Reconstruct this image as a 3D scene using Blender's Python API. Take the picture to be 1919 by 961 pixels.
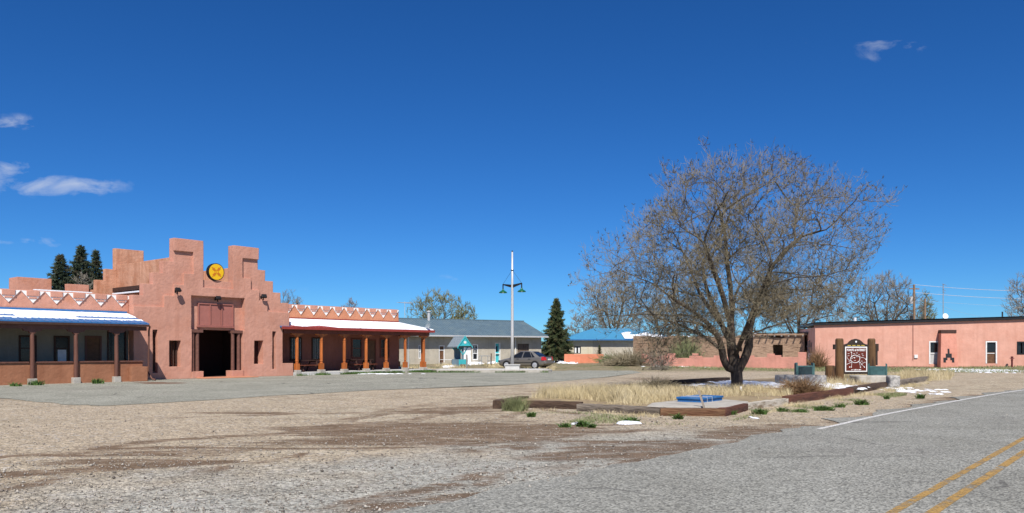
import bpy, bmesh, math, random
import numpy as np
from mathutils import Vector, Matrix, noise as mnoise

# ------------------------------------------------------------------ camera, sky, sun, exposure
scene = bpy.context.scene
for o in list(bpy.data.objects): bpy.data.objects.remove(o)
col = scene.collection
F_PX, HOR, CXP, EYE = 1500.0, 656.0, 960.0, 1.6
cam_d = bpy.data.cameras.new("camera"); cam = bpy.data.objects.new("camera", cam_d); col.objects.link(cam)
cam.location = (0, 0, EYE); cam.rotation_euler = (math.radians(90), 0, 0)
cam_d.sensor_width = 36; cam_d.lens = F_PX/1919*36; cam_d.shift_y = (HOR-480.5)/1919
cam_d.clip_start = 0.1; cam_d.clip_end = 9000
scene.camera = cam
SUN_EL = math.radians(49); SUN_H = Vector((0.06, -1.0)).normalized()
SUN = Vector((SUN_H.x*math.cos(SUN_EL), SUN_H.y*math.cos(SUN_EL), math.sin(SUN_EL)))
sun_d = bpy.data.lights.new("sun", 'SUN'); sun_d.energy = 4.8; sun_d.angle = math.radians(0.53); sun_d.color = (1, .955, .89)
sun = bpy.data.objects.new("sun", sun_d); col.objects.link(sun); sun.location = (0, -30, 60)
sun.rotation_euler = (-SUN).to_track_quat('-Z', 'Y').to_euler()
world = bpy.data.worlds.new("World"); scene.world = world; world.use_nodes = True
scene.view_settings.view_transform = 'Standard'; scene.view_settings.look = 'None'
scene.view_settings.exposure = 0.35; scene.view_settings.gamma = 1

def build_world():
    nt = world.node_tree; N = nt.nodes; L = nt.links
    for n in list(N): N.remove(n)
    out = N.new('ShaderNodeOutputWorld'); bg = N.new('ShaderNodeBackground')
    sky = N.new('ShaderNodeTexSky'); sky.sky_type = 'NISHITA'; sky.sun_disc = False
    sky.sun_elevation = SUN_EL; sky.sun_rotation = math.atan2(SUN_H.x, SUN_H.y)
    sky.altitude = 2400; sky.air_density = 1.0; sky.dust_density = 0.15; sky.ozone_density = 3.0
    hs = N.new('ShaderNodeHueSaturation'); hs.inputs['Saturation'].default_value = 1.22; hs.inputs['Hue'].default_value = 0.5
    hs.inputs['Value'].default_value = 1.0
    L.new(sky.outputs[0], hs.inputs['Color'])
    # deep, clear high-altitude blue
    gm = N.new('ShaderNodeMix'); gm.data_type = 'RGBA'; gm.blend_type = 'MULTIPLY'; gm.inputs['Factor'].default_value = 1.0
    L.new(hs.outputs[0], gm.inputs[6]); gm.inputs[7].default_value = (.275, .555, .82, 1)
    # a few thin clouds, placed by direction in the sky
    tc = N.new('ShaderNodeTexCoord'); sp = N.new('ShaderNodeSeparateXYZ'); L.new(tc.outputs['Generated'], sp.inputs[0])
    def M(op, a, b=None, c=None, clamp=False):
        m = N.new('ShaderNodeMath'); m.operation = op; m.use_clamp = clamp
        for i, v in enumerate((a, b, c)):
            if v is None: continue
            if isinstance(v, (int, float)): m.inputs[i].default_value = v
            else: L.new(v, m.inputs[i])
        return m.outputs[0]
    yy = M('MAXIMUM', sp.outputs['Y'], 0.02)
    u = M('DIVIDE', sp.outputs['X'], yy); v = M('DIVIDE', sp.outputs['Z'], yy)
    cx = N.new('ShaderNodeCombineXYZ'); L.new(u, cx.inputs[0]); L.new(M('MULTIPLY', v, 2.2), cx.inputs[1])
    nz = N.new('ShaderNodeTexNoise'); nz.inputs['Scale'].default_value = 17; nz.inputs['Detail'].default_value = 7; nz.inputs['Roughness'].default_value = .58
    nz.inputs['Distortion'].default_value = .4
    L.new(cx.outputs[0], nz.inputs['Vector'])
    tot = None
    clouds = [(95, 349, 150, 20, 1.0), (20, 330, 60, 30, .9), (25, 232, 60, 18, .55), (1672, 84, 75, 20, .62), (1640, 100, 35, 16, .4), (75, 451, 45, 9, .5), (112, 459, 30, 7, .4),
              (1825, 551, 75, 13, .6), (845, 522, 28, 8, .3), (600, 543, 45, 6, .3), (1505, 85, 30, 14, .2), (740, 545, 40, 5, .25), (1815, 418, 22, 6, .2), (1530, 480, 60, 30, .25),
              (-500, 300, 260, 50, .8), (2500, 250, 250, 45, .7), (5, 452, 25, 7, .4)]
    for px, py, rx, ry, a in clouds:
        du = M('DIVIDE', M('SUBTRACT', u, (px-CXP)/F_PX), rx*1.15/F_PX); dv = M('DIVIDE', M('SUBTRACT', v, (HOR-py)/F_PX), ry*1.25/F_PX)
        r2 = M('ADD', M('MULTIPLY', du, du), M('MULTIPLY', dv, dv))
        g = M('MULTIPLY', M('SUBTRACT', 1.0, r2, clamp=True), a)
        tot = g if tot is None else M('MAXIMUM', tot, g)
    dens = M('MULTIPLY', M('SUBTRACT', M('ADD', M('MULTIPLY', tot, .62), M('MULTIPLY', nz.outputs['Fac'], 2.3)), 1.36), 1.15, clamp=True)
    dens = M('MULTIPLY', M('MULTIPLY', dens, M('GREATER_THAN', tot, 0.001)), M('MINIMUM', M('MULTIPLY', tot, 2.0), 1.0))
    dens = M('MULTIPLY', dens, 0.8)
    mx = N.new('ShaderNodeMix'); mx.data_type = 'RGBA'; L.new(dens, mx.inputs['Factor'])
    L.new(gm.outputs[2], mx.inputs[6]); mx.inputs[7].default_value = (5.2, 5.6, 6.4, 1)
    L.new(mx.outputs[2], bg.inputs['Color']); bg.inputs['Strength'].default_value = 0.10
    L.new(bg.outputs[0], out.inputs[0])
build_world()

# ------------------------------------------------------------------ helpers
rnd = random.Random(7)
def srgb(r, g, b):
    f = lambda c: ((c/255+.055)/1.055)**2.4 if c/255 > .04045 else c/255/12.92
    return (f(r), f(g), f(b))
def gpt(px, py, z=0.0):
    """pixel -> point on the ground plane at height z"""
    Y = (EYE-z)*F_PX/(py-HOR); return Vector(((px-CXP)/F_PX*Y, Y, z))
def dpt(px, py, Y):
    return Vector(((px-CXP)/F_PX*Y, Y, EYE+(HOR-py)/F_PX*Y))
def sstep(a, b, x):
    t = min(1, max(0, (x-a)/(b-a))); return t*t*(3-2*t)
def gz(x, y):
    return .27*sstep(62, 78, y) + .2*sstep(28, 46, x)*sstep(46, 64, y)

class Fr:
    """a vertical plane in the world: origin O, direction d to the right, t goes behind it"""
    def __init__(s, ox, oy, dx, dy):
        n = math.hypot(dx, dy); s.O = Vector((ox, oy)); s.d = Vector((dx/n, dy/n)); s.n = Vector((-dy/n, dx/n)); s.ang = math.atan2(dy, dx)
    def at(s, px, py, t=0):
        k = (px-CXP)/F_PX; b = s.O+s.n*t
        q = (k*b.y-b.x)/(s.d.x-k*s.d.y); Y = b.y+s.d.y*q
        return q, EYE+(HOR-py)/F_PX*Y
    def w(s, q, t, z):
        p = s.O+s.d*q+s.n*t; return Vector((p.x, p.y, z))

class MB:
    def __init__(s): s.v = []; s.f = []
    def add(s, vs, fs):
        b = len(s.v); s.v += [tuple(v) for v in vs]; s.f += [tuple(b+i for i in f) for f in fs]
    def box(s, x0, x1, y0, y1, z0, z1):
        s.add([(x0,y0,z0),(x1,y0,z0),(x1,y1,z0),(x0,y1,z0),(x0,y0,z1),(x1,y0,z1),(x1,y1,z1),(x0,y1,z1)],
              [(0,3,2,1),(4,5,6,7),(0,1,5,4),(1,2,6,5),(2,3,7,6),(3,0,4,7)]); return s
    def obox(s, c, size, rot):
        hx, hy, hz = size[0]/2, size[1]/2, size[2]/2
        vs = [rot @ Vector((x, y, z))+Vector(c) for z in (-hz, hz) for x, y in ((-hx,-hy),(hx,-hy),(hx,hy),(-hx,hy))]
        s.add(vs, [(0,3,2,1),(4,5,6,7),(0,1,5,4),(1,2,6,5),(2,3,7,6),(3,0,4,7)]); return s
    def bar(s, a, b, w, h=None):
        """box beam from a to b"""
        a = Vector(a); b = Vector(b); d = b-a; h = h or w
        s.obox((a+b)/2, (d.length, w, h), d.to_track_quat('X', 'Z').to_matrix()); return s
    def tube(s, pts, rad, n=8, cap=True):
        pts = [Vector(p) for p in pts]; m = len(pts); rings = []
        if isinstance(rad, (int, float)): rad = [rad]*m
        up = None; vs = []
        for i in range(m):
            d = (pts[min(i+1, m-1)]-pts[max(i-1, 0)])
            if d.length < 1e-9: d = Vector((0, 0, 1))
            d.normalize()
            if up is None: up = d.orthogonal().normalized()
            else:
                up = up-d*up.dot(d)
                up = up.normalized() if up.length > 1e-6 else d.orthogonal().normalized()
            sd = d.cross(up)
            for k in range(n):
                a = 2*math.pi*k/n; vs.append(pts[i]+(up*math.cos(a)+sd*math.sin(a))*rad[i])
        fs = [(i*n+k, i*n+(k+1) % n, (i+1)*n+(k+1) % n, (i+1)*n+k) for i in range(m-1) for k in range(n)]
        if cap: fs += [tuple(range(n-1, -1, -1)), tuple((m-1)*n+k for k in range(n))]
        s.add(vs, fs); return s
    def lathe(s, prof, c=(0, 0, 0), n=16):
        """prof = [(r,z)...] about a vertical axis"""
        m = len(prof); vs = [(c[0]+r*math.cos(2*math.pi*k/n), c[1]+r*math.sin(2*math.pi*k/n), c[2]+z) for r, z in prof for k in range(n)]
        fs = [(i*n+k, i*n+(k+1) % n, (i+1)*n+(k+1) % n, (i+1)*n+k) for i in range(m-1) for k in range(n)]
        fs += [tuple(range(n-1, -1, -1)), tuple((m-1)*n+k for k in range(n))]
        s.add(vs, fs); return s
    def prism(s, poly, a0, a1, axis='y'):
        """extrude a 2D polygon (x,z) along y, or (x,y) along z, or (y,z) along x"""
        def P(p, a): return (p[0], a, p[1]) if axis == 'y' else ((p[0], p[1], a) if axis == 'z' else (a, p[0], p[1]))
        n = len(poly); vs = [P(p, a0) for p in poly]+[P(p, a1) for p in poly]
        fs = [tuple(range(n)), tuple(range(2*n-1, n-1, -1))]+[(i, n+i, n+(i+1) % n, (i+1) % n) for i in range(n)]
        s.add(vs, fs); return s
    def build(s, name, mat, parent=None, smooth=False, bevel=0, fix=True, seg=2):
        me = bpy.data.meshes.new(name); me.from_pydata([tuple(v) for v in s.v], [], s.f)
        if fix and len(s.f) < 60000:
            bm = bmesh.new(); bm.from_mesh(me); bmesh.ops.recalc_face_normals(bm, faces=bm.faces); bm.to_mesh(me); bm.free()
        return link(name, me, mat, parent, smooth, bevel, seg)
def link(name, me, mat, parent=None, smooth=False, bevel=0, seg=2):
    o = bpy.data.objects.new(name, me); col.objects.link(o)
    if mat: me.materials.append(mat)
    if parent: o.parent = parent
    if smooth: me.polygons.foreach_set('use_smooth', [True]*len(me.polygons))
    if bevel:
        b = o.modifiers.new('bevel', 'BEVEL'); b.width = bevel; b.segments = seg; b.limit_method = 'ANGLE'; b.angle_limit = math.radians(40)
    return o
def npmesh(name, V, F, mat, parent=None, smooth=False):
    V = np.asarray(V, dtype=np.float32).reshape(-1, 3); F = np.asarray(F, dtype=np.int32); k = F.shape[1]
    me = bpy.data.meshes.new(name); me.vertices.add(len(V)); me.vertices.foreach_set('co', V.ravel())
    me.loops.add(F.size); me.loops.foreach_set('vertex_index', F.ravel())
    me.polygons.add(len(F)); me.polygons.foreach_set('loop_start', np.arange(0, F.size, k, dtype=np.int32))
    me.polygons.foreach_set('loop_total', np.full(len(F), k, dtype=np.int32)); me.update(calc_edges=True); me.validate()
    return link(name, me, mat, parent, smooth)
def empty(name, loc=(0, 0, 0), rz=0, label=None, cat=None, group=None):
    o = bpy.data.objects.new(name, None); col.objects.link(o); o.location = loc; o.rotation_euler = (0, 0, rz); o.empty_display_size = .2
    if label: tag(o, label, cat, group)
    return o
def tag(o, label=None, cat=None, group=None, kind=None):
    if label: o['label'] = label
    if cat: o['category'] = cat
    if group: o['group'] = group
    if kind: o['kind'] = kind
    return o
def copy_tree(o, parent=None):
    c = o.copy(); col.objects.link(c); c.parent = parent
    for ch in list(o.children): copy_tree(ch, c)
    return c

# ------------------------------------------------------------------ materials
def newmat(name):
    m = bpy.data.materials.new(name); m.use_nodes = True; nt = m.node_tree
    return m, nt.nodes, nt.links, nt.nodes['Principled BSDF']
def mat(name, c, rough=.85, scale=3.0, var=.12, bump=.0, bscale=None, stretch=(1, 1, 1), c2=None, metal=0, spec=.3, bev=0, c2amt=(.5, .62), c2scale=1.2, detail=5, per_obj=0, streak=0):
    m, N, L, P = newmat(name)
    P.inputs['Roughness'].default_value = rough; P.inputs['Metallic'].default_value = metal; P.inputs['Specular IOR Level'].default_value = spec
    tc = N.new('ShaderNodeTexCoord'); mp = N.new('ShaderNodeMapping'); mp.inputs['Scale'].default_value = stretch
    L.new(tc.outputs['Object'], mp.inputs[0])
    nz = N.new('ShaderNodeTexNoise'); nz.inputs['Scale'].default_value = scale; nz.inputs['Detail'].default_value = detail; nz.inputs['Roughness'].default_value = .6
    L.new(mp.outputs[0], nz.inputs['Vector'])
    cr = N.new('ShaderNodeValToRGB'); cr.color_ramp.elements[0].position = .3; cr.color_ramp.elements[1].position = .7
    cr.color_ramp.elements[0].color = (*[max(0, x*(1-var)) for x in c], 1); cr.color_ramp.elements[1].color = (*[min(1, x*(1+var)) for x in c], 1)
    L.new(nz.outputs['Fac'], cr.inputs[0]); colr = cr.outputs[0]
    if c2:
        n2 = N.new('ShaderNodeTexNoise'); n2.inputs['Scale'].default_value = c2scale; n2.inputs['Detail'].default_value = 6; n2.inputs['Roughness'].default_value = .65
        L.new(mp.outputs[0], n2.inputs['Vector'])
        r2 = N.new('ShaderNodeValToRGB'); r2.color_ramp.elements[0].position = c2amt[0]; r2.color_ramp.elements[1].position = c2amt[1]
        L.new(n2.outputs['Fac'], r2.inputs[0])
        mx = N.new('ShaderNodeMix'); mx.data_type = 'RGBA'; L.new(r2.outputs[0], mx.inputs['Factor']); L.new(colr, mx.inputs[6]); mx.inputs[7].default_value = (*c2, 1); colr = mx.outputs[2]
    if streak:
        m3 = N.new('ShaderNodeMapping'); m3.inputs['Scale'].default_value = (2.6, 2.6, .22); L.new(tc.outputs['Object'], m3.inputs[0])
        n3 = N.new('ShaderNodeTexNoise'); n3.inputs['Scale'].default_value = 1.3; n3.inputs['Detail'].default_value = 7; n3.inputs['Roughness'].default_value = .7; L.new(m3.outputs[0], n3.inputs['Vector'])
        r3 = N.new('ShaderNodeMapRange'); r3.inputs[1].default_value = .45; r3.inputs[2].default_value = .75; r3.inputs[3].default_value = 0; r3.inputs[4].default_value = streak; L.new(n3.outputs['Fac'], r3.inputs[0])
        x3 = N.new('ShaderNodeMix'); x3.data_type = 'RGBA'; L.new(r3.outputs[0], x3.inputs['Factor']); L.new(colr, x3.inputs[6]); x3.inputs[7].default_value = (c[0]*.62, c[1]*.48, c[2]*.40, 1); colr = x3.outputs[2]
    if per_obj:
        oi = N.new('ShaderNodeObjectInfo'); hs = N.new('ShaderNodeHueSaturation'); mr = N.new('ShaderNodeMapRange')
        mr.inputs[3].default_value = 1-per_obj; mr.inputs[4].default_value = 1+per_obj
        L.new(oi.outputs['Random'], mr.inputs[0]); L.new(mr.outputs[0], hs.inputs['Value']); L.new(colr, hs.inputs['Color']); colr = hs.outputs[0]
    L.new(colr, P.inputs['Base Color'])
    nrm = None
    if bev:
        bv = N.new('ShaderNodeBevel'); bv.inputs['Radius'].default_value = bev; bv.samples = 4; nrm = bv.outputs[0]
    if bump:
        nb = N.new('ShaderNodeTexNoise'); nb.inputs['Scale'].default_value = bscale or scale*4; nb.inputs['Detail'].default_value = 6
        L.new(mp.outputs[0], nb.inputs['Vector'])
        bp = N.new('ShaderNodeBump'); bp.inputs['Strength'].default_value = bump; bp.inputs['Distance'].default_value = .05
        L.new(nb.outputs['Fac'], bp.inputs['Height'])
        if nrm: L.new(nrm, bp.inputs['Normal'])
        nrm = bp.outputs[0]
    if nrm: L.new(nrm, P.inputs['Normal'])
    return m
def adobe(name, c, c2, amt=(.52, .75), bump=.55, streak=.3):
    return mat(name, c, .93, 1.1, .09, bump, 5, c2=c2, c2amt=amt, c2scale=.9, bev=.06, spec=.1, streak=streak)

M = {}
M['adobe'] = adobe('adobe_pink', (.545, .28, .205), (.49, .228, .155), (.45, .8))
M['adobe_in'] = adobe('adobe_inner', (.57, .31, .205), (.43, .185, .10), (.45, .7), .55, .75)
M['adobe_wing'] = adobe('adobe_wing', (.535, .265, .19), (.49, .21, .125), (.5, .75))
M['adobe_orange'] = adobe('adobe_orange', (.53, .235, .135), (.5, .2, .105))
M['adobe_brown'] = adobe('adobe_brown', (.33, .15, .085), (.27, .12, .068), (.45, .65))
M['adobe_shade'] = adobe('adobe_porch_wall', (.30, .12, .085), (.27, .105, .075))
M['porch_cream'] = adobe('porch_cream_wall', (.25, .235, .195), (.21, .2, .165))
M['pink'] = adobe('pink_stucco', (.61, .33, .25), (.56, .28, .205), (.45, .75), .35)
M['coral'] = adobe('coral_stucco', (.62, .225, .13), (.56, .2, .115))
M['buttress'] = adobe('buttress_stucco', (.58, .265, .195), (.56, .23, .15))
M['salmonwall'] = adobe('salmon_garden_wall', (.58, .27, .205), (.44, .23, .17), (.5, .7))
M['grey_stucco'] = adobe('grey_stucco', (.43, .39, .315), (.32, .30, .25), (.52, .72), .5)
M['cream'] = adobe('cream_stucco', (.55, .5, .38), (.5, .38, .22), (.55, .7))
M['mud'] = mat('mud_brick', (.33, .22, .145), .95, 5, .3, .9, 14, c2=(.20, .13, .085), c2scale=2.5, stretch=(1, 1, 3))
M['white_paint'] = mat('white_paint', (.8, .77, .72), .7, 4, .08, .1)
M['white_trim'] = mat('weathered_white_trim', (.7, .7, .68), .7, 6, .12, .1)
M['brown_paint'] = mat('brown_painted_wood', (.135, .06, .042), .6, 5, .2, .25, 20, stretch=(1, 1, .2))
M['dark_wood'] = mat('dark_brown_wood', (.06, .03, .022), .75, 6, .25, .3, 18)
M['lintel'] = mat('lintel_wood', (.15, .068, .05), .8, 6, .25, .3, 18)
M['col_wood'] = mat('orange_stained_wood', (.40, .115, .028), .5, 7, .3, .2, 25, stretch=(1, 1, .15), per_obj=.15)
M['red_trim'] = mat('dark_red_trim', (.27, .042, .032), .5, 4, .15, .1)
M['red_beam'] = mat('red_brown_beam', (.16, .045, .025), .6, 4, .2, .15)
M['shutter'] = mat('dusty_rose_board', (.33, .125, .10), .75, 3, .1, .12, 20, per_obj=.10)
M['blue_metal'] = mat('blue_metal_roof', (.035, .14, .33), .4, 3, .12, 0, metal=.0, spec=.5)
M['sky_blue_metal'] = mat('bright_blue_metal_roof', (.06, .25, .42), .42, 3, .08, spec=.5)
M['slate_metal'] = mat('slate_metal_roof', (.105, .155, .185), .5, 1.5, .12, c2=(.13, .18, .2), spec=.45)
M['snow'] = mat('snow', (.86, .88, .92), .6, 8, .03, .5, 22, spec=.3)
M['concrete'] = mat('concrete', (.42, .39, .34), .9, 6, .16, .35, 30, c2=(.33, .3, .25), c2scale=3)
M['pale_concrete'] = mat('pale_concrete', (.5, .49, .46), .9, 5, .1, .2, 30)
M['stone'] = mat('rough_grey_stone', (.37, .35, .32), .92, 7, .3, .8, 14, c2=(.22, .21, .2), c2scale=5)
M['glass'] = mat('dark_glass', (.012, .014, .017), .12, 2, .2, spec=.5)
M['black'] = mat('black_metal', (.015, .015, .016), .45, 4, .2)
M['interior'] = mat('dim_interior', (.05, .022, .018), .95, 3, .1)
M['steel'] = mat('brushed_steel', (.58, .57, .55), .42, 6, .06, metal=.3)
M['lamp_green'] = mat('dark_green_enamel', (.008, .10, .045), .35, 4, .15, spec=.5)
M['box_green'] = mat('weathered_green_metal', (.045, .105, .105), .55, 6, .2, .1, c2=(.07, .15, .15))
M['turq'] = mat('turquoise_paint', (.06, .44, .47), .6, 6, .12, .15)
M['turq_grey'] = mat('blue_grey_boards', (.15, .215, .25), .75, 7, .2, .25, stretch=(1, 1, .2))
M['shingle'] = mat('grey_shingle', (.20, .235, .26), .8, 12, .25, .4)
M['tie_dark'] = mat('creosote_timber', (.10, .062, .042), .9, 6, .4, .9, 22, stretch=(.25, 2, 2), c2=(.045, .028, .02), c2scale=3)
M['tie_grey'] = mat('weathered_grey_timber', (.235, .195, .155), .92, 6, .35, .9, 22, stretch=(.25, 2, 2), c2=(.09, .07, .055), c2scale=3)
M['tie_red'] = mat('reddish_timber', (.135, .055, .035), .9, 6, .35, .8, 22, stretch=(.25, 2, 2), c2=(.07, .03, .022), c2scale=3)
M['tie_brown'] = mat('brown_timber', (.175, .095, .05), .9, 6, .35, .8, 22, stretch=(.25, 2, 2), c2=(.11, .05, .026), c2scale=3)
M['tie_white'] = mat('whitewashed_timber', (.5, .45, .37), .92, 5, .3, .8, 18, stretch=(.4, 2, 2), c2=(.22, .16, .10), c2scale=4)
M['stake'] = mat('grey_stake_wood', (.33, .28, .22), .9, 8, .25, .5, 20, stretch=(1, 1, .2))
M['post_log'] = mat('brown_stained_post', (.14, .075, .032), .75, 5, .35, .6, 16, stretch=(1.5, 1.5, .25), c2=(.05, .026, .014), c2scale=2.5)
M['blue_paint'] = mat('bright_blue_paint', (.018, .12, .32), .6, 6, .25, .1, c2=(.06, .15, .30), c2scale=4)
M['sign_brown'] = mat('sign_red_brown', (.115, .022, .012), .55, 4, .06)
M['sign_white'] = mat('sign_white', (.8, .8, .78), .6, 4, .02)
M['sign_yellow'] = mat('sign_yellow_print', (.6, .45, .08), .6, 4, .05)
M['emblem_yellow'] = mat('emblem_yellow', (.80, .47, .012), .55, 5, .06)
M['emblem_orange'] = mat('emblem_orange', (.55, .17, .012), .55, 5, .08)
M['bark'] = mat('dark_bark', (.075, .058, .046), .95, 9, .45, 1.0, 22, stretch=(1.5, 1.5, .3), c2=(.13, .095, .07), c2scale=3)
M['branch'] = mat('grey_brown_branch', (.10, .086, .068), .9, 4, .25)
M['twig'] = mat('pale_twig', (.25, .21, .135), .9, 2, .25)
M['seed'] = mat('dark_bud_cluster', (.065, .058, .036), .95, 3, .3)
M['twig_far'] = mat('far_grey_twig', (.23, .205, .165), .95, .6, .25)
M['twig_bud'] = mat('budding_olive_twig', (.20, .20, .095), .95, .6, .3)
M['needle'] = mat('dark_green_needles', (.065, .088, .036), .9, 1.2, .45, c2=(.13, .105, .045), c2scale=1.8)
M['needle_blue'] = mat('blue_green_needles', (.052, .075, .045), .9, 1.2, .4, c2=(.10, .075, .04), c2scale=1.2)
M['straw'] = mat('dry_straw_grass', (.50, .41, .235), .9, 1.6, .3, c2=(.60, .51, .33), c2scale=.9)
M['weed'] = mat('green_weed', (.075, .135, .03), .85, 3, .35)
M['sage'] = mat('sage_green_blade', (.21, .23, .105), .9, 3, .3)
M['dry_bush'] = mat('dry_brown_brush', (.22, .13, .065), .95, 3, .3)
def pebble_mat():
    m, N, L, P = newmat('pebble'); g = N.new('ShaderNodeNewGeometry'); cr = N.new('ShaderNodeValToRGB'); e = cr.color_ramp.elements
    e[0].position = 0; e[0].color = (.10, .085, .07, 1); e[1].position = 1; e[1].color = (.43, .39, .335, 1)
    x = cr.color_ramp.elements.new(.35); x.color = (.27, .23, .185, 1); x = cr.color_ramp.elements.new(.75); x.color = (.40, .36, .30, 1)
    L.new(g.outputs['Random Per Island'], cr.inputs[0]); L.new(cr.outputs[0], P.inputs['Base Color']); P.inputs['Roughness'].default_value = .9; return m
M['pebble'] = pebble_mat()
M['car'] = mat('pewter_car_paint', (.25, .232, .205), .28, 3, .03, metal=.55, spec=.6)
M['car_dark'] = mat('dark_grey_plastic', (.03, .03, .03), .6, 3, .1)
M['tyre'] = mat('tyre_rubber', (.018, .018, .018), .85, 5, .2)
M['alloy'] = mat('silver_wheel', (.62, .63, .65), .35, 4, .05, metal=.5)
M['tail'] = mat('red_tail_lamp', (.45, .012, .010), .25, 4, .1, spec=.6)
M['pole_wood'] = mat('utility_pole_wood', (.25, .16, .10), .9, 4, .25, .3)
M['wire'] = mat('pale_wire', (.6, .6, .6), .5, 2, .05)
M['rust'] = mat('dark_red_iron', (.11, .018, .02), .6, 5, .2)
M['grey_door'] = mat('grey_white_door', (.42, .42, .41), .7, 5, .15)
M['brown_door'] = mat('brown_door', (.13, .065, .033), .7, 5, .3, .2)
M['old_wood'] = mat('weathered_barn_wood', (.135, .10, .075), .9, 6, .35, .5, 18, stretch=(3, 3, .4))
M['fence_grey'] = mat('grey_fence_wood', (.24, .22, .2), .9, 6, .3, .4, 18, stretch=(3, 3, .4))
# ------------------------------------------------------------------ ground, apron, road
def nodemath(N, L):
    def Mt(op, a, b=None, c=None, clamp=False):
        m = N.new('ShaderNodeMath'); m.operation = op; m.use_clamp = clamp
        for i, v in enumerate((a, b, c)):
            if v is None: continue
            if isinstance(v, (int, float)): m.inputs[i].default_value = v
            else: L.new(v, m.inputs[i])
        return m.outputs[0]
    def mix(f, a, b):
        x = N.new('ShaderNodeMix'); x.data_type = 'RGBA'; L.new(f, x.inputs['Factor'])
        for i, v in ((6, a), (7, b)):
            if isinstance(v, tuple): x.inputs[i].default_value = (*v, 1)
            else: L.new(v, x.inputs[i])
        return x.outputs[2]
    def noise(sc, det=5, ro=.6, vec=None, dist=0):
        n = N.new('ShaderNodeTexNoise'); n.inputs['Scale'].default_value = sc; n.inputs['Detail'].default_value = det; n.inputs['Roughness'].default_value = ro; n.inputs['Distortion'].default_value = dist
        if vec: L.new(vec, n.inputs['Vector'])
        return n.outputs['Fac']
    def ss(x, a, b):
        m = N.new('ShaderNodeMapRange'); m.interpolation_type = 'SMOOTHSTEP'; L.new(x, m.inputs[0]); m.inputs[1].default_value = a; m.inputs[2].default_value = b; return m.outputs[0]
    return Mt, mix, noise, ss
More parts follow.
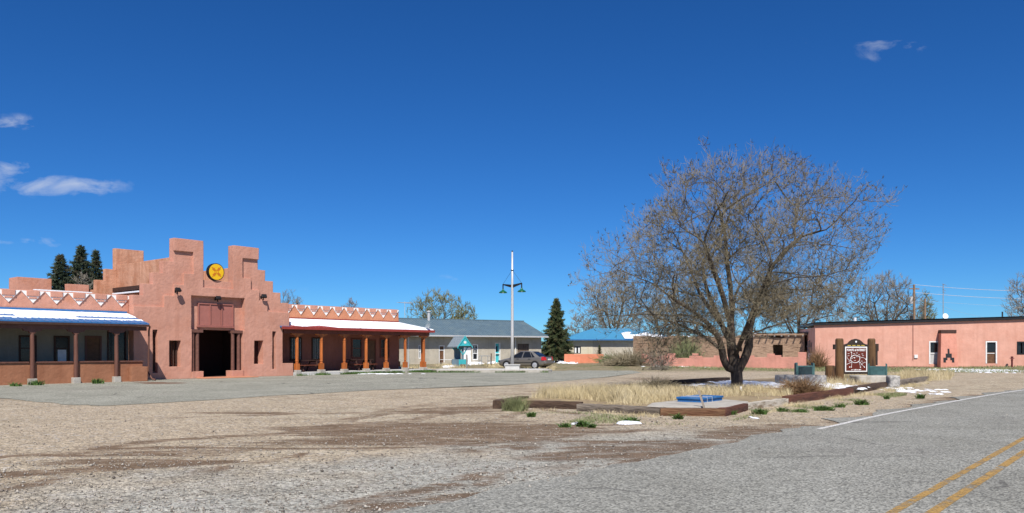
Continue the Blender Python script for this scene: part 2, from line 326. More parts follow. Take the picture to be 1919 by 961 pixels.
def ground_material():
    m, N, L, P = newmat('gravel_ground'); Mt, mix, noise, ss = nodemath(N, L)
    tc = N.new('ShaderNodeTexCoord'); V = tc.outputs['Object']; sp = N.new('ShaderNodeSeparateXYZ'); L.new(V, sp.inputs[0]); X, Y = sp.outputs[0], sp.outputs[1]
    big = noise(.16, 4, .55, V); mid = noise(.9, 6, .65, V); fine = noise(14, 5, .7, V)
    vor = N.new('ShaderNodeTexVoronoi'); vor.inputs['Scale'].default_value = 27; L.new(V, vor.inputs['Vector'])
    vs = N.new('ShaderNodeSeparateColor'); L.new(vor.outputs['Color'], vs.inputs[0])
    vor2 = N.new('ShaderNodeTexVoronoi'); vor2.inputs['Scale'].default_value = 13; L.new(V, vor2.inputs['Vector'])
    vs2 = N.new('ShaderNodeSeparateColor'); L.new(vor2.outputs['Color'], vs2.inputs[0])
    tan = mix(ss(mid, .35, .68), (.33, .265, .183), (.475, .40, .29))
    tan = mix(ss(big, .42, .6), tan, (.425, .345, .245))
    grey = mix(ss(mid, .3, .7), (.295, .282, .24), (.40, .387, .335))
    # grey crushed stone nearer the highway
    dist = Mt('SUBTRACT', Mt('MULTIPLY', X, .77), Mt('MULTIPLY', Mt('SUBTRACT', Y, 9.2), .64))   # metres right of the asphalt edge (negative = towards the yard)
    gm_ = ss(Mt('ADD', dist, Mt('MULTIPLY', Mt('SUBTRACT', noise(.35, 5, .6, V), .5), 9.0)), -5.2, -1.2)
    gm_ = Mt('MULTIPLY', gm_, Mt('SUBTRACT', 1.0, ss(Y, 13.5, 18)))
    c = mix(gm_, tan, grey)
    # distant dirt and winter turf
    far = ss(Mt('ADD', Y, Mt('MULTIPLY', Mt('SUBTRACT', mid, .5), 10)), 56, 66)
    c = mix(far, c, mix(ss(noise(.5, 6, .7, V), .42, .62), (.27, .215, .13), (.17, .165, .075)))
    # stones
    vor3 = N.new('ShaderNodeTexVoronoi'); vor3.inputs['Scale'].default_value = 60; L.new(V, vor3.inputs['Vector']); vs3 = N.new('ShaderNodeSeparateColor'); L.new(vor3.outputs['Color'], vs3.inputs[0])
    spk = Mt('ADD', Mt('ADD', Mt('MULTIPLY', vs.outputs[0], .62), Mt('MULTIPLY', vs3.outputs[1], .38)), Mt('MULTIPLY', Mt('SUBTRACT', vs2.outputs[0], .5), .3))
    hs = N.new('ShaderNodeHueSaturation'); L.new(c, hs.inputs['Color']); L.new(Mt('ADD', Mt('MULTIPLY', spk, 1.25), .38), hs.inputs['Value']); c = hs.outputs[0]
    pale = Mt('GREATER_THAN', vs2.outputs[1], .93); c = mix(Mt('MULTIPLY', pale, .55), c, (.50, .46, .41))
    dk = Mt('GREATER_THAN', vs.outputs[2], .93); c = mix(Mt('MULTIPLY', dk, .5), c, (.12, .10, .085))
    # bare muddy earth
    def ell(cx, cy, rx, ry, rot, a):
        ca, sa = math.cos(rot), math.sin(rot)
        dx = Mt('SUBTRACT', X, cx); dy = Mt('SUBTRACT', Y, cy)
        u = Mt('DIVIDE', Mt('ADD', Mt('MULTIPLY', dx, ca), Mt('MULTIPLY', dy, sa)), rx); v = Mt('DIVIDE', Mt('SUBTRACT', Mt('MULTIPLY', dy, ca), Mt('MULTIPLY', dx, sa)), ry)
        return Mt('MULTIPLY', Mt('SUBTRACT', 1.0, Mt('ADD', Mt('MULTIPLY', u, u), Mt('MULTIPLY', v, v)), clamp=True), a)
    tot = None
    for e in ((-1.6, 15.6, 5.6, 3.4, .1, 1.0), (2.3, 13.2, 3.2, 1.7, .55, 1.0), (4.6, 15.6, 3.4, 1.3, .85, .85), (-5.4, 12.6, 3.2, 1.7, .35, .8), (-6.0, 10.6, 3.6, .55, .5, .85), (-.2, 8.6, 2.6, .7, .35, .75), (-1.8, 22, 2.6, 4.2, 0, .62),
              (-7.5, 20.5, 4.0, 1.4, 0, .5), (3.2, 30, 7, 3.0, 0, .6), (8, 45, 9, 6, 0, .5), (14, 25.5, 7.0, 1.3, .83, .7)):
        g = ell(*e); tot = g if tot is None else Mt('MAXIMUM', tot, g)
    wob = N.new('ShaderNodeMapping'); wob.inputs['Scale'].default_value = (.30, 1.2, 1); wob.inputs['Rotation'].default_value = (0, 0, -.18); L.new(V, wob.inputs[0])
    mud = Mt('ADD', Mt('MULTIPLY', tot, .42), noise(.85, 8, .66, wob.outputs[0], .6))
    mudm = Mt('MULTIPLY', ss(mud, .68, .775), ss(tot, 0.02, .2))
    # wheel tracks bending in from the highway
    for cx, cy, R, y0, y1, wd in ((27, 15.5, 29.3, 13.5, 27, .17), (27, 15.5, 30.8, 14, 26, .2), (24, 12.5, 25.1, 14, 24, .15), (-22, 31, 23.2, 17, 30, .14), (40, 40, 47.0, 10, 20, .2)):
        dx = Mt('SUBTRACT', X, cx); dy = Mt('SUBTRACT', Y, cy); r = Mt('SQRT', Mt('ADD', Mt('MULTIPLY', dx, dx), Mt('MULTIPLY', dy, dy)))
        dd = Mt('ABSOLUTE', Mt('ADD', Mt('SUBTRACT', r, R), Mt('MULTIPLY', Mt('SUBTRACT', noise(.5, 3, .5, V), .5), .9)))
        t = Mt('MULTIPLY', Mt('SUBTRACT', 1.0, ss(dd, wd*.5, wd*1.6)), Mt('MULTIPLY', ss(Y, y0, y0+2), Mt('SUBTRACT', 1.0, ss(Y, y1-4, y1))))
        t = Mt('MULTIPLY', t, ss(mid, .38, .56)); mudm = Mt('MAXIMUM', mudm, Mt('MULTIPLY', t, .85))
    for (ax, ay), (bx, by), wd in (((-5.95, 7.2), (-5.6, 12.4), .16), ((-2.3, 7.2), (.4, 11.2), .2), ((.2, 10.2), (5.8, 15.4), .5), ((-3.5, 13.6), (4, 16.6), .3), ((-7.5, 13.2), (-1, 17.6), .25), ((-1.5, 12.8), (3.5, 14.4), .35),
                               ((-4.6, 17.2), (-1.4, 23.5), .16), ((-3.2, 16.6), (.4, 25), .17), ((-9.5, 18.4), (-3, 21), .16), ((-4.4, 10.2), (-2.6, 13.4), .14), ((2.5, 17.5), (-1.2, 27.5), .15), ((-8.5, 11.2), (-5.4, 14.8), .2), ((6.5, 16.9), (11, 21.8), .35)):
        lx, ly = bx-ax, by-ay; ll = math.hypot(lx, ly); lx /= ll; ly /= ll
        wv = Mt('MULTIPLY', Mt('SUBTRACT', noise(.45, 4, .55, V), .5), 1.6)
        dx = Mt('SUBTRACT', X, ax); dy = Mt('SUBTRACT', Y, ay); al = Mt('ADD', Mt('MULTIPLY', dx, lx), Mt('MULTIPLY', dy, ly)); ac = Mt('ABSOLUTE', Mt('ADD', Mt('SUBTRACT', Mt('MULTIPLY', dx, ly), Mt('MULTIPLY', dy, lx)), wv))
        t = Mt('MULTIPLY', Mt('SUBTRACT', 1.0, ss(ac, wd*.5, wd*1.5)), Mt('MULTIPLY', ss(al, 0, ll*.2), Mt('SUBTRACT', 1.0, ss(al, ll*.75, ll))))
        mudm = Mt('MAXIMUM', mudm, Mt('MULTIPLY', t, ss(noise(1.3, 6, .65, V), .40, .55)))
    mudc = mix(ss(noise(2.2, 5, .6, V), .35, .65), (.098, .060, .034), (.165, .107, .066))
    mudm = Mt('MULTIPLY', mudm, Mt('ADD', .35, Mt('MULTIPLY', ss(noise(3.0, 7, .7, wob.outputs[0]), .36, .52), .65)))
    mudm = Mt('MULTIPLY', mudm, Mt('ADD', .75, Mt('MULTIPLY', fine, .45)), clamp=True)
    c = mix(Mt('MULTIPLY', mudm, .92), c, mudc)
    L.new(c, P.inputs['Base Color']); P.inputs['Roughness'].default_value = .95; P.inputs['Specular IOR Level'].default_value = .15
    bp = N.new('ShaderNodeBump'); bp.inputs['Strength'].default_value = .9; bp.inputs['Distance'].default_value = .03
    h = Mt('ADD', Mt('MULTIPLY', Mt('SUBTRACT', 1.0, vor.outputs['Distance']), Mt('SUBTRACT', 1.0, Mt('MULTIPLY', mudm, .8))), Mt('ADD', Mt('MULTIPLY', mid, 2.4), Mt('MULTIPLY', fine, .6)))
    L.new(h, bp.inputs['Height']); L.new(bp.outputs[0], P.inputs['Normal'])
    return m
M['ground'] = ground_material()
def asphalt(name, c1, c2, vs=55, patch=(.25, .24, .22), pthr=(.6, .7), crack=.0, stain=()):
    m, N, L, P = newmat(name); Mt, mix, noise, ss = nodemath(N, L)
    tc = N.new('ShaderNodeTexCoord'); V = tc.outputs['Object']
    vor = N.new('ShaderNodeTexVoronoi'); vor.inputs['Scale'].default_value = vs; L.new(V, vor.inputs['Vector']); sc = N.new('ShaderNodeSeparateColor'); L.new(vor.outputs['Color'], sc.inputs[0])
    c = mix(ss(noise(.4, 6, .65, V), .35, .65), c1, c2)
    c = mix(Mt('MULTIPLY', ss(noise(.25, 7, .7, V), *pthr), .6), c, patch)
    hs = N.new('ShaderNodeHueSaturation'); L.new(c, hs.inputs['Color']); L.new(Mt('ADD', .22, Mt('ADD', Mt('MULTIPLY', sc.outputs[0], 1.15), Mt('MULTIPLY', noise(20, 4, .7, V), .42))), hs.inputs['Value']); c = hs.outputs[0]
    if crack:
        v2 = N.new('ShaderNodeTexVoronoi'); v2.feature = 'DISTANCE_TO_EDGE'; v2.inputs['Scale'].default_value = .30
        wv = N.new('ShaderNodeVectorMath'); wv.operation = 'ADD'; L.new(V, wv.inputs[0]); nn = N.new('ShaderNodeTexNoise'); nn.inputs['Scale'].default_value = .8; nn.inputs['Detail'].default_value = 5; L.new(V, nn.inputs['Vector']); L.new(nn.outputs['Color'], wv.inputs[1])
        L.new(wv.outputs[0], v2.inputs['Vector'])
        ck = Mt('MULTIPLY', Mt('SUBTRACT', 1.0, ss(v2.outputs['Distance'], .004, .012)), ss(noise(.3, 3, .5, V), .45, .6))
        c = mix(Mt('MULTIPLY', ck, crack), c, (.06, .055, .05))
    if stain:
        sp = N.new('ShaderNodeSeparateXYZ'); L.new(V, sp.inputs[0]); wn = Mt('MULTIPLY', Mt('SUBTRACT', noise(1.2, 5, .6, V), .5), 1.1)
        for sx, sy, rx, ry in stain:
            du = Mt('DIVIDE', Mt('SUBTRACT', sp.outputs[0], sx), rx); dv = Mt('DIVIDE', Mt('SUBTRACT', sp.outputs[1], sy), ry)
            e_ = Mt('ADD', Mt('ADD', Mt('MULTIPLY', du, du), Mt('MULTIPLY', dv, dv)), wn); c = mix(Mt('MULTIPLY', Mt('SUBTRACT', 1.0, ss(e_, .6, 1.0)), .8), c, (.15, .075, .045))
    L.new(c, P.inputs['Base Color']); P.inputs['Roughness'].default_value = .9; P.inputs['Specular IOR Level'].default_value = .2
    bp = N.new('ShaderNodeBump'); bp.inputs['Strength'].default_value = .6; bp.inputs['Distance'].default_value = .012
    L.new(Mt('ADD', vor.outputs['Distance'], noise(30, 3, .6, V)), bp.inputs['Height']); L.new(bp.outputs[0], P.inputs['Normal'])
    return m
M['apron'] = asphalt('old_asphalt', (.24, .236, .19), (.295, .288, .236), 40, (.22, .20, .17), (.55, .7), .75, ((-16.8, 38.6, 1.1, 1.0), (-17.9, 39.6, .9, .6)))
M['road'] = asphalt('chip_seal', (.222, .217, .187), (.270, .265, .232), 46, (.195, .187, .165), (.5, .7), .6)
def paint(name, c, wear=(.36, .5)):
    m, N, L, P = newmat(name); Mt, mix, noise, ss = nodemath(N, L); tc = N.new('ShaderNodeTexCoord'); V = tc.outputs['Object']
    L.new(mix(noise(6, 4, .6, V), tuple(x*.8 for x in c), c), P.inputs['Base Color']); P.inputs['Roughness'].default_value = .8
    tr = N.new('ShaderNodeBsdfTransparent'); ms = N.new('ShaderNodeMixShader'); out = N['Material Output']
    f = Mt('MULTIPLY', ss(noise(2.2, 8, .75, V), *wear), ss(noise(38, 4, .7, V), .34, .5))
    L.new(f, ms.inputs[0]); L.new(tr.outputs[0], ms.inputs[1]); L.new(P.outputs[0], ms.inputs[2]); L.new(ms.outputs[0], out.inputs[0])
    return m
M['line_white'] = paint('worn_white_line', (.72, .70, .66), (.25, .38))
M['line_yellow'] = paint('worn_yellow_line', (.45, .27, .075), (.34, .54))

def axis_lines(lo, hi, fine_lo, fine_hi, fs):
    a = list(np.arange(fine_lo, fine_hi+1e-6, fs)); st = fs; x = fine_hi
    while x < hi: st *= 1.35; x = min(hi, x+st); a.append(x)
    st = fs; x = fine_lo
    while x > lo: st *= 1.35; x = max(lo, x-st); a.insert(0, x)
    return np.array(a)
def in_poly(x, y, poly):
    c = False; n = len(poly); j = n-1
    for i in range(n):
        xi, yi = poly[i][0], poly[i][1]; xj, yj = poly[j][0], poly[j][1]
        if (yi > y) != (yj > y) and x < (xj-xi)*(y-yi)/(yj-yi)+xi: c = not c
        j = i
    return c
gx = axis_lines(-3500, 3500, -30, 50, 1.0); gy = axis_lines(-400, 6500, -10, 84, 1.0)
V_ = []; F_ = []
for y in gy:
    for x in gx:
        n = mnoise.noise(Vector((x*.13, y*.13, 0)))*.03 if (y < 60 and abs(x) < 40) else 0
        V_.append((x, y, gz(x, y)+min(0, n)-.004))
nx = len(gx)
F_ = [(j*nx+i, j*nx+i+1, (j+1)*nx+i+1, (j+1)*nx+i) for j in range(len(gy)-1) for i in range(nx-1)]
tag(npmesh('ground', V_, F_, M['ground'], smooth=True), 'tan gravel yard with bare muddy patches and wheel tracks', 'ground', kind='structure')

def catmull(pts, step):
    pts = [Vector(p) for p in pts]; out = []
    P = [pts[0]*2-pts[1]]+pts+[pts[-1]*2-pts[-2]]
    for i in range(1, len(P)-2):
        p0, p1, p2, p3 = P[i-1:i+3]; n = max(2, int((p2-p1).length/step))
        for k in range(n):
            t = k/n; out.append(.5*((2*p1)+(-p0+p2)*t+(2*p0-5*p1+4*p2-p3)*t*t+(-p0+3*p1-3*p2+p3)*t**3))
    out.append(pts[-1]); return out
WL = catmull([(-34, -31.5), (-20, -15.4), (-8, -0.9), (0, 8.7), (6.17, 16.1), (10.56, 21.3), (20.5, 32), (33, 43.2), (52, 57.5), (95, 82), (260, 160)], .35)
def strip(name, a, b, z, m, i0=0, i1=None, rag=0, ragb=0):
    V = []; F = []; pts = WL[i0:i1]; n = len(pts)
    for i, p in enumerate(pts):
        d = (pts[min(i+1, n-1)]-pts[max(i-1, 0)]).normalized(); nr = Vector((d.y, -d.x))
        ja = rag*(mnoise.noise(Vector((i*.21, 3, 0)))+.5*mnoise.noise(Vector((i*.9, 7, 0)))); jb = ragb*mnoise.noise(Vector((i*.3, 9, 0)))
        for k in range(5):
            q = p+nr*((a+ja)+((b+jb)-(a+ja))*k/4); V.append((q.x, q.y, gz(q.x, q.y)+z))
    F = [(i*5+k, i*5+k+1, (i+1)*5+k+1, (i+1)*5+k) for i in range(n-1) for k in range(4)]
    return npmesh(name, V, F, m)
tag(strip('road', -.38, 7.3, .012, M['road'], rag=.55, ragb=.2), 'grey chip seal highway curving past the yard', 'road', kind='structure')
i16 = min(range(len(WL)), key=lambda i: (WL[i]-Vector((6.17, 16.1))).length)
wl = strip('edge_line', -.055, .055, .017, M['line_white'], i16, None, .008, .008)
tag(wl, 'white painted edge line on the highway', 'road marking', kind='structure')
l1 = strip('centre_line', 3.37, 3.465, .017, M['line_yellow'], 0, None, .008, .008); tag(l1, 'worn yellow centre line of the highway, the one farther from the camera lane', 'road marking', kind='structure')
l1['label'] = 'worn yellow centre line on the side of the white edge line'
l2 = strip('centre_line', 3.665, 3.775, .017, M['line_yellow'], 0, None, .008, .008); tag(l2, 'worn yellow centre line on the side away from the white edge line', 'road marking', kind='structure')

ap = [gpt(*p).xy for p in ((-260, 738), (0, 746), (70, 752), (140, 758), (200, 760), (300, 755), (420, 748), (500, 742), (600, 737), (700, 731), (830, 726), (960, 721), (1060, 714), (1140, 706), (1204, 698), (1185, 694.5), (1060, 694))]
ap = [Vector(p) for p in ap]
front = []
for i in range(len(ap)-1):
    n = max(2, int((ap[i+1]-ap[i]).length/.25))
    for k in range(n):
        p = ap[i].lerp(ap[i+1], k/n); j = .34*mnoise.noise(Vector((p.x*.9, p.y*.9, 0)))+.2*mnoise.noise(Vector((p.x*3.1, p.y*3.1, 4)))
        front.append((p.x+j*.3, p.y+j))
poly = front+[(4, 61.5), (-6, 61.5), (-12, 59), (-16, 54), (-22, 47), (-34, 34)]
bm = bmesh.new(); vv = [bm.verts.new((x, y, .006)) for x, y in poly]; f = bm.faces.new(vv); bmesh.ops.triangulate(bm, faces=[f]); me = bpy.data.meshes.new('asphalt_apron')
bmesh.ops.recalc_face_normals(bm, faces=bm.faces)
if bm.faces[0].normal.z < 0: bmesh.ops.reverse_faces(bm, faces=bm.faces)
bm.to_mesh(me); bm.free()
tag(link('asphalt_apron', me, M['apron']), 'old grey asphalt apron along the front of the adobe building', 'pavement', kind='structure')

# loose stones on the gravel, thickest near the highway (cannot be counted)
def pebbles():
    rs = np.random.RandomState(3); n = 44000
    Y = 6.6+18*rs.rand(n)**1.7; X = (rs.rand(n)*2-1)*Y*.66
    d = .77*X-.64*(Y-9.2); keep = (d < .15) | (rs.rand(n) < np.exp(-np.maximum(d, 0)*1.6)*.25)
    planter = np.array([in_poly(x, y, PL) for x, y in zip(X, Y)]); keep &= ~planter; keep &= rs.rand(n) < np.where(d < -7, .35, 1)
    X, Y = X[keep], Y[keep]; n = len(X)
    base = np.array([(1, 0, 0), (-1, 0, 0), (0, 1, 0), (0, -1, 0), (0, 0, .7), (0, 0, -.5)], float)
    F0 = np.array([(0, 2, 4), (2, 1, 4), (1, 3, 4), (3, 0, 4), (2, 0, 5), (1, 2, 5), (3, 1, 5), (0, 3, 5)])
    r = .006+.011*rs.rand(n)**2.2+.018*(rs.rand(n) < .02); a = rs.rand(n)*6.28
    B = base[None]*(.7+.6*rs.rand(n, 6, 1))*r[:, None, None]
    x = B[..., 0]*np.cos(a)[:, None]-B[..., 1]*np.sin(a)[:, None]*.75+X[:, None]; y = B[..., 0]*np.sin(a)[:, None]+B[..., 1]*np.cos(a)[:, None]*.75+Y[:, None]
    z = B[..., 2]+(r*.3)[:, None]
    Fs = (F0[None]+6*np.arange(n)[:, None, None]).reshape(-1, 3)
    tag(npmesh('loose_gravel', np.stack([x, y, z], -1).reshape(-1, 3), Fs, M['pebble']), 'loose pale stones strewn over the gravel yard', 'gravel', kind='stuff')
PL = [gpt(*p).xy[:] for p in ((945, 760), (1088, 763.5), (1240, 775), (1360, 775), (1485, 752.5), (1598, 735), (1668, 722.5), (1741, 711), (1741, 705), (1560, 705), (1366, 718), (1240, 727), (1171, 733), (990, 752))]
pebbles()
# ------------------------------------------------------------------ stepped relief walls
def relief(name, mat_, parent, s0, s1, z0, z1, ss_, zs_, depth, back, jit=.018, step=.45, seed=0):
    def lines(a, b, pts):
        pts = sorted(set([a, b]+[round(p, 4) for p in pts if a < p < b])); out = [pts[0]]
        for p, q in zip(pts, pts[1:]):
            n = max(1, int(round((q-p)/step)))
            out += [p+(q-p)*k/n for k in range(1, n+1)]
        return out
    S = lines(s0, s1, ss_); Z = lines(z0, z1, zs_); ns, nz = len(S)-1, len(Z)-1
    D = [[depth((S[i]+S[i+1])/2, (Z[j]+Z[j+1])/2) for j in range(nz)] for i in range(ns)]
    lev = sorted(set(d for r in D for d in r if d is not None) | {back})
    V = []; idx = {}; F = []
    def v(i, j, t):
        k = (i, j, t)
        if k not in idx:
            p = Vector((S[i], Z[j], t)); n = Vector((mnoise.noise(p*1.3+Vector((seed, 0, 0))), mnoise.noise(p*1.3+Vector((0, 9, seed))), mnoise.noise(p*.9+Vector((5, seed, 3)))))*jit
            idx[k] = len(V); V.append((S[i]+n.x, t+n.z*.8, Z[j]+(n.y if Z[j] > .05 else 0)))
        return idx[k]
    def side(a, b, lo, hi):
        ls = [l for l in lev if lo <= l <= hi]
        for p, q in zip(ls, ls[1:]): F.append((v(*a, p), v(*b, p), v(*b, q), v(*a, q)))
    for i in range(ns):
        for j in range(nz):
            d = D[i][j]
            if d is None: continue
            F.append((v(i, j, d), v(i+1, j, d), v(i+1, j+1, d), v(i, j+1, d)))
            F.append((v(i, j+1, back), v(i+1, j+1, back), v(i+1, j, back), v(i, j, back)))
            for (a, b, ii, jj) in (((i, j), (i, j+1), i-1, j), ((i+1, j+1), (i+1, j), i+1, j), ((i+1, j), (i, j), i, j-1), ((i, j+1), (i+1, j+1), i, j+1)):
                e = D[ii][jj] if 0 <= ii < ns and 0 <= jj < nz else None
                if e is None: side(a, b, d, back)
                elif e > d: side(a, b, d, e)
    mb = MB(); mb.v = V; mb.f = F
    return mb.build(name, mat_, parent)
def steps(tab, s):
    for a, b, z in tab:
        if a <= s < b: return z
    return None
def snow_sheet(name, parent, fn, nu, nv, mask, th=.05, mt=None):
    """fn(u,v)->Vector on the surface, mask(u,v)->cover (>0 = snow)"""
    V = []; H = []; F = []
    for j in range(nv+1):
        for i in range(nu+1):
            u, v_ = i/nu, j/nv; h = mask(u, v_); H.append(h); p = fn(u, v_); V.append((p[0], p[1], p[2]+min(th, max(-.02, h*th*3))))
    for j in range(nv):
        for i in range(nu):
            q = (j*(nu+1)+i, j*(nu+1)+i+1, (j+1)*(nu+1)+i+1, (j+1)*(nu+1)+i)
            if max(H[k] for k in q) > 0: F.append(q)
    if not F: return None
    return npmesh(name, V, F, mt or M['snow'], parent, smooth=True)
def framed(parent, s0, s1, z0, z1, t, fr=.08, frame='dark_wood', name='window', pane='glass', bars=0, rails=(), proud=.05, barmat='black'):
    """an opening on a wall plane t: frame, pane, optional bars"""
    w = MB()
    w.box(s0-fr, s0, t-proud, t+.03, z0-fr, z1+fr); w.box(s1, s1+fr, t-proud, t+.03, z0-fr, z1+fr)
    w.box(s0, s1, t-proud, t+.03, z1, z1+fr); w.box(s0, s1, t-proud, t+.03, z0-fr, z0)
    for r in rails: w.box(s0, s1, t-proud*.8, t+.02, z0+(z1-z0)*r-.025, z0+(z1-z0)*r+.025)
    o = w.build(name, M[frame], parent)
    MB().box(s0, s1, t-.012, t+.01, z0, z1).build('pane' if name == 'window' else 'leaf', M[pane], o)
    if bars:
        for k in range(bars):
            x = s0+(s1-s0)*(k+.5)/bars
            MB().tube([(x, t-proud-.03, z0), (x, t-proud-.03, z1)], .012, 6).build('bar', M[barmat], o)
    return o

# ------------------------------------------------------------------ the adobe trading post
A = Fr(-20.15, 42.5, .637, .771)
post = empty('adobe_building', (A.O.x, A.O.y, 0), A.ang, 'long pink adobe building with stepped front, zigzag parapets and two porches', 'building')
SIL = [(0, .58, 4.55), (.58, 1.12, 5.19), (1.12, 1.67, 5.82), (1.67, 2.25, 6.5), (2.25, 3.97, 7.8), (3.97, 5.85, 5.6), (5.85, 7.54, 7.75), (7.54, 8.05, 6.45), (8.05, 8.6, 5.82), (8.6, 9.14, 5.15), (9.14, 9.71, 4.53)]
FRO = [(0, 1.67, 3.95), (1.67, 2.25, 4.6), (2.25, 2.8, 5.24), (2.8, 3.37, 5.88), (3.37, 3.97, 7.9), (3.97, 5.85, 5.17), (5.85, 6.45, 7.9), (6.45, 7.02, 5.89), (7.02, 7.59, 5.22), (7.59, 8.14, 4.6), (8.14, 9.72, 3.94)]
REC = [(1.04, 1.31, .37, 2.71), (8.48, 8.73, .44, 2.74)]
HOLE = [(1.96, 2.61, .69, 2.12), (7.23, 7.84, .77, 2.17)]
def fdepth(s, z):
    if s > 9.71: return -.12 if z < .79 else None
    zt = steps(SIL, s)
    if z > zt: return None
    if s > 9.21 and .79 < z < 2.95: return None
    if 3.27 < s < 6.5 and z < 2.77:
        if z < .4 and (s < 3.95 or s > 5.71): return -.16
        return None
    for a, b, c, d in HOLE:
        if a < s < b and c < z < d: return None
    for a, b, c, d in REC:
        if a < s < b and c < z < d: return .26
    if 3.24 < s < 6.59 and 2.77 < z < 4.67: return .22
    if 2.25 < s < 3.97 and z > 7.1: return -.12
    if 5.85 < s < 7.54 and z > 7.05: return -.12
    if z < steps(FRO, s): return -.12
    return 0.0
sl = sorted({a for t in (SIL, FRO) for a, b, c in t} | {b for t in (SIL, FRO) for a, b, c in t} | {9.21, 3.27, 6.5, 3.95, 5.71, 3.24, 6.59, 1.04, 1.31, 8.48, 8.73, 1.96, 2.61, 7.23, 7.84})
zl = sorted({c for t in (SIL, FRO) for a, b, c in t if c < 7.85} | {.79, 2.95, .4, 2.77, 4.67, 7.1, 7.05, .37, 2.71, .44, 2.74, .69, 2.12, .77, 2.17})
fac = relief('stepped_facade', M['adobe'], post, 0, 9.98, 0, 7.8, sl, zl, fdepth, .45)
fac['label'] = 'pink stepped front wall with two towers and a notch between them'
rear = relief('rear_stepped_wall', M['adobe_in'], post, 0, 9.71, 0, 7.8, sl, zl, lambda s, z: 7.0 if z < (steps(SIL, min(s, 9.70)) if not 3.97 < s < 5.85 else 7.42) else None, 7.4, seed=4)
hall = MB(); hall.box(2.3, 2.6, .47, 6.98, 0, 6.77); hall.box(7.2, 7.5, .47, 6.98, 0, 6.7); hall.build('hall_side_wall', M['adobe_in'], post)
MB().box(2.6, 7.2, .46, 6.98, 5.42, 5.52).build('hall_roof', M['concrete'], post)
MB().box(2.02, 2.3, 3.2, 6.9, 5.12, 5.36).build('canopy_beam', M['dark_wood'], post)
MB().box(2.0, 2.32, 3.2, 6.9, 4.96, 5.05).build('canopy_snow', M['snow'], post)
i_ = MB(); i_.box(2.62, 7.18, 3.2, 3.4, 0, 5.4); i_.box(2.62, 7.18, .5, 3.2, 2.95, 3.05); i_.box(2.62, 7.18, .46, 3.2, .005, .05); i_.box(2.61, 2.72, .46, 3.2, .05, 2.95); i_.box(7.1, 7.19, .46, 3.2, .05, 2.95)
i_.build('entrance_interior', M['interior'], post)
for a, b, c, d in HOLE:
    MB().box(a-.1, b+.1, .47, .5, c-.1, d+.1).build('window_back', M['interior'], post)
g_ = MB()
for k in range(4):
    x = 1.96+.65*(k+.5)/4
    MB().tube([(x, .22, .66), (x, .22, 2.15)], .035, 8).build('window_bar', M['dark_wood'], post)
for a, b, c, d in REC:
    MB().box(a, b, .2, .245, c+.1, d-.12).build('slit_board', M['dark_wood'], post)
    MB().box(a-.02, b+.02, -.02, .2, d-.12, d-.005).build('slit_lintel', M['lintel'], post)
# entrance
for a, b in ((3.275, 3.98), (5.83, 6.495)): MB().box(a, b, -.06, .42, 2.6, 2.765).build('lintel', M['lintel'], post)
for s in (3.42, 3.70, 5.92, 6.30): MB().tube([(s, .08, .38), (s, .08, 1.4), (s, .08, 2.62)], [.105, .1, .1], 14, True).build('entrance_post', M['lintel'], post, smooth=False, bevel=.01)
MB().box(3.5, 6.9, -1.1, .44, 0, .055).build('threshold', M['adobe_orange'], post, bevel=.02)
sh = MB(); sh.box(3.78, 6.0, .10, .2, 2.97, 3.05); sh.box(3.78, 6.0, .10, .2, 4.22, 4.29); sh.box(3.72, 6.06, .06, .2, 2.9, 2.968)
for x in (3.78, 4.49, 5.22, 5.93): sh.box(x, x+.07, .10, .2, 3.05, 4.22)
bo = sh.build('boarded_window', M['shutter'], post, bevel=.01)
for x in (3.85, 4.56, 5.29): MB().box(x, x+.64, .15, .2, 3.05, 4.22).build('board', M['shutter'], bo)
def flood(s, z, t, yaw):
    m = MB(); m.tube([(s, t, z), (s, t-.22, z+.03)], .03, 8); m.box(s-.05, s+.05, t-.02, t+.0, z-.08, z+.08)
    r = Matrix.Rotation(yaw, 3, 'Z') @ Matrix.Rotation(math.radians(-35), 3, 'X')
    m.obox((s, t-.32, z+.06), (.30, .13, .22), r); m.tube([(s, t-.2, z), (s-.02, t-.3, z-.16)], .035, 8)
    m.build('floodlight', M['black'], post, bevel=.012)
flood(2.3, 4.86, -.12, .25); flood(7.77, 4.80, 0, -.2); flood(4.88, 4.56, .2, 0)
# left wing: porch wall, parapet, roof
PT, PA, PB = .45, -15.0, 0.0
def tri_unit(parent, c, zt, za, t, hw=.525):
    MB().prism([(c-hw, zt-.035), (c, za), (c+hw, zt-.035)], t-.055, t, 'y').build('white_triangle', M['white_paint'], parent)
    MB().box(c-.29, c+.29, t-.10, t, zt-.29, zt-.005).build('parapet_block', M['adobe_wing'], parent, bevel=.02)
    MB().box(c-.18, c+.18, t-.085, t, zt-.42, zt-.33).build('block_lip', M['adobe_wing'], parent, bevel=.015)
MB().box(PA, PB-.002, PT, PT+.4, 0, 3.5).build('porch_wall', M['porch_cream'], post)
relief('parapet_wall', M['adobe_wing'], post, PA, PB, 3.5, 4.54, [], [], lambda s, z: PT, PT+.4, .02)
for k in range(13): tri_unit(post, -.39-1.069*k, 4.53, 3.91, PT)
MB().box(PA, PB, PT+.41, 9, 4.1, 4.2).build('wing_roof', M['concrete'], post)
w = MB(); w.box(PA, PB, 8.7, 9, 0, 4.1); w.box(PA, PA+.3, PT+.41, 8.7, 0, 4.1); w.build('wing_wall', M['adobe_wing'], post)
relief('roof_block', M['adobe_wing'], post, -3.8, -2.1, 4.2, 5.52, [], [], lambda s, z: 5.0, 6.2, .02)
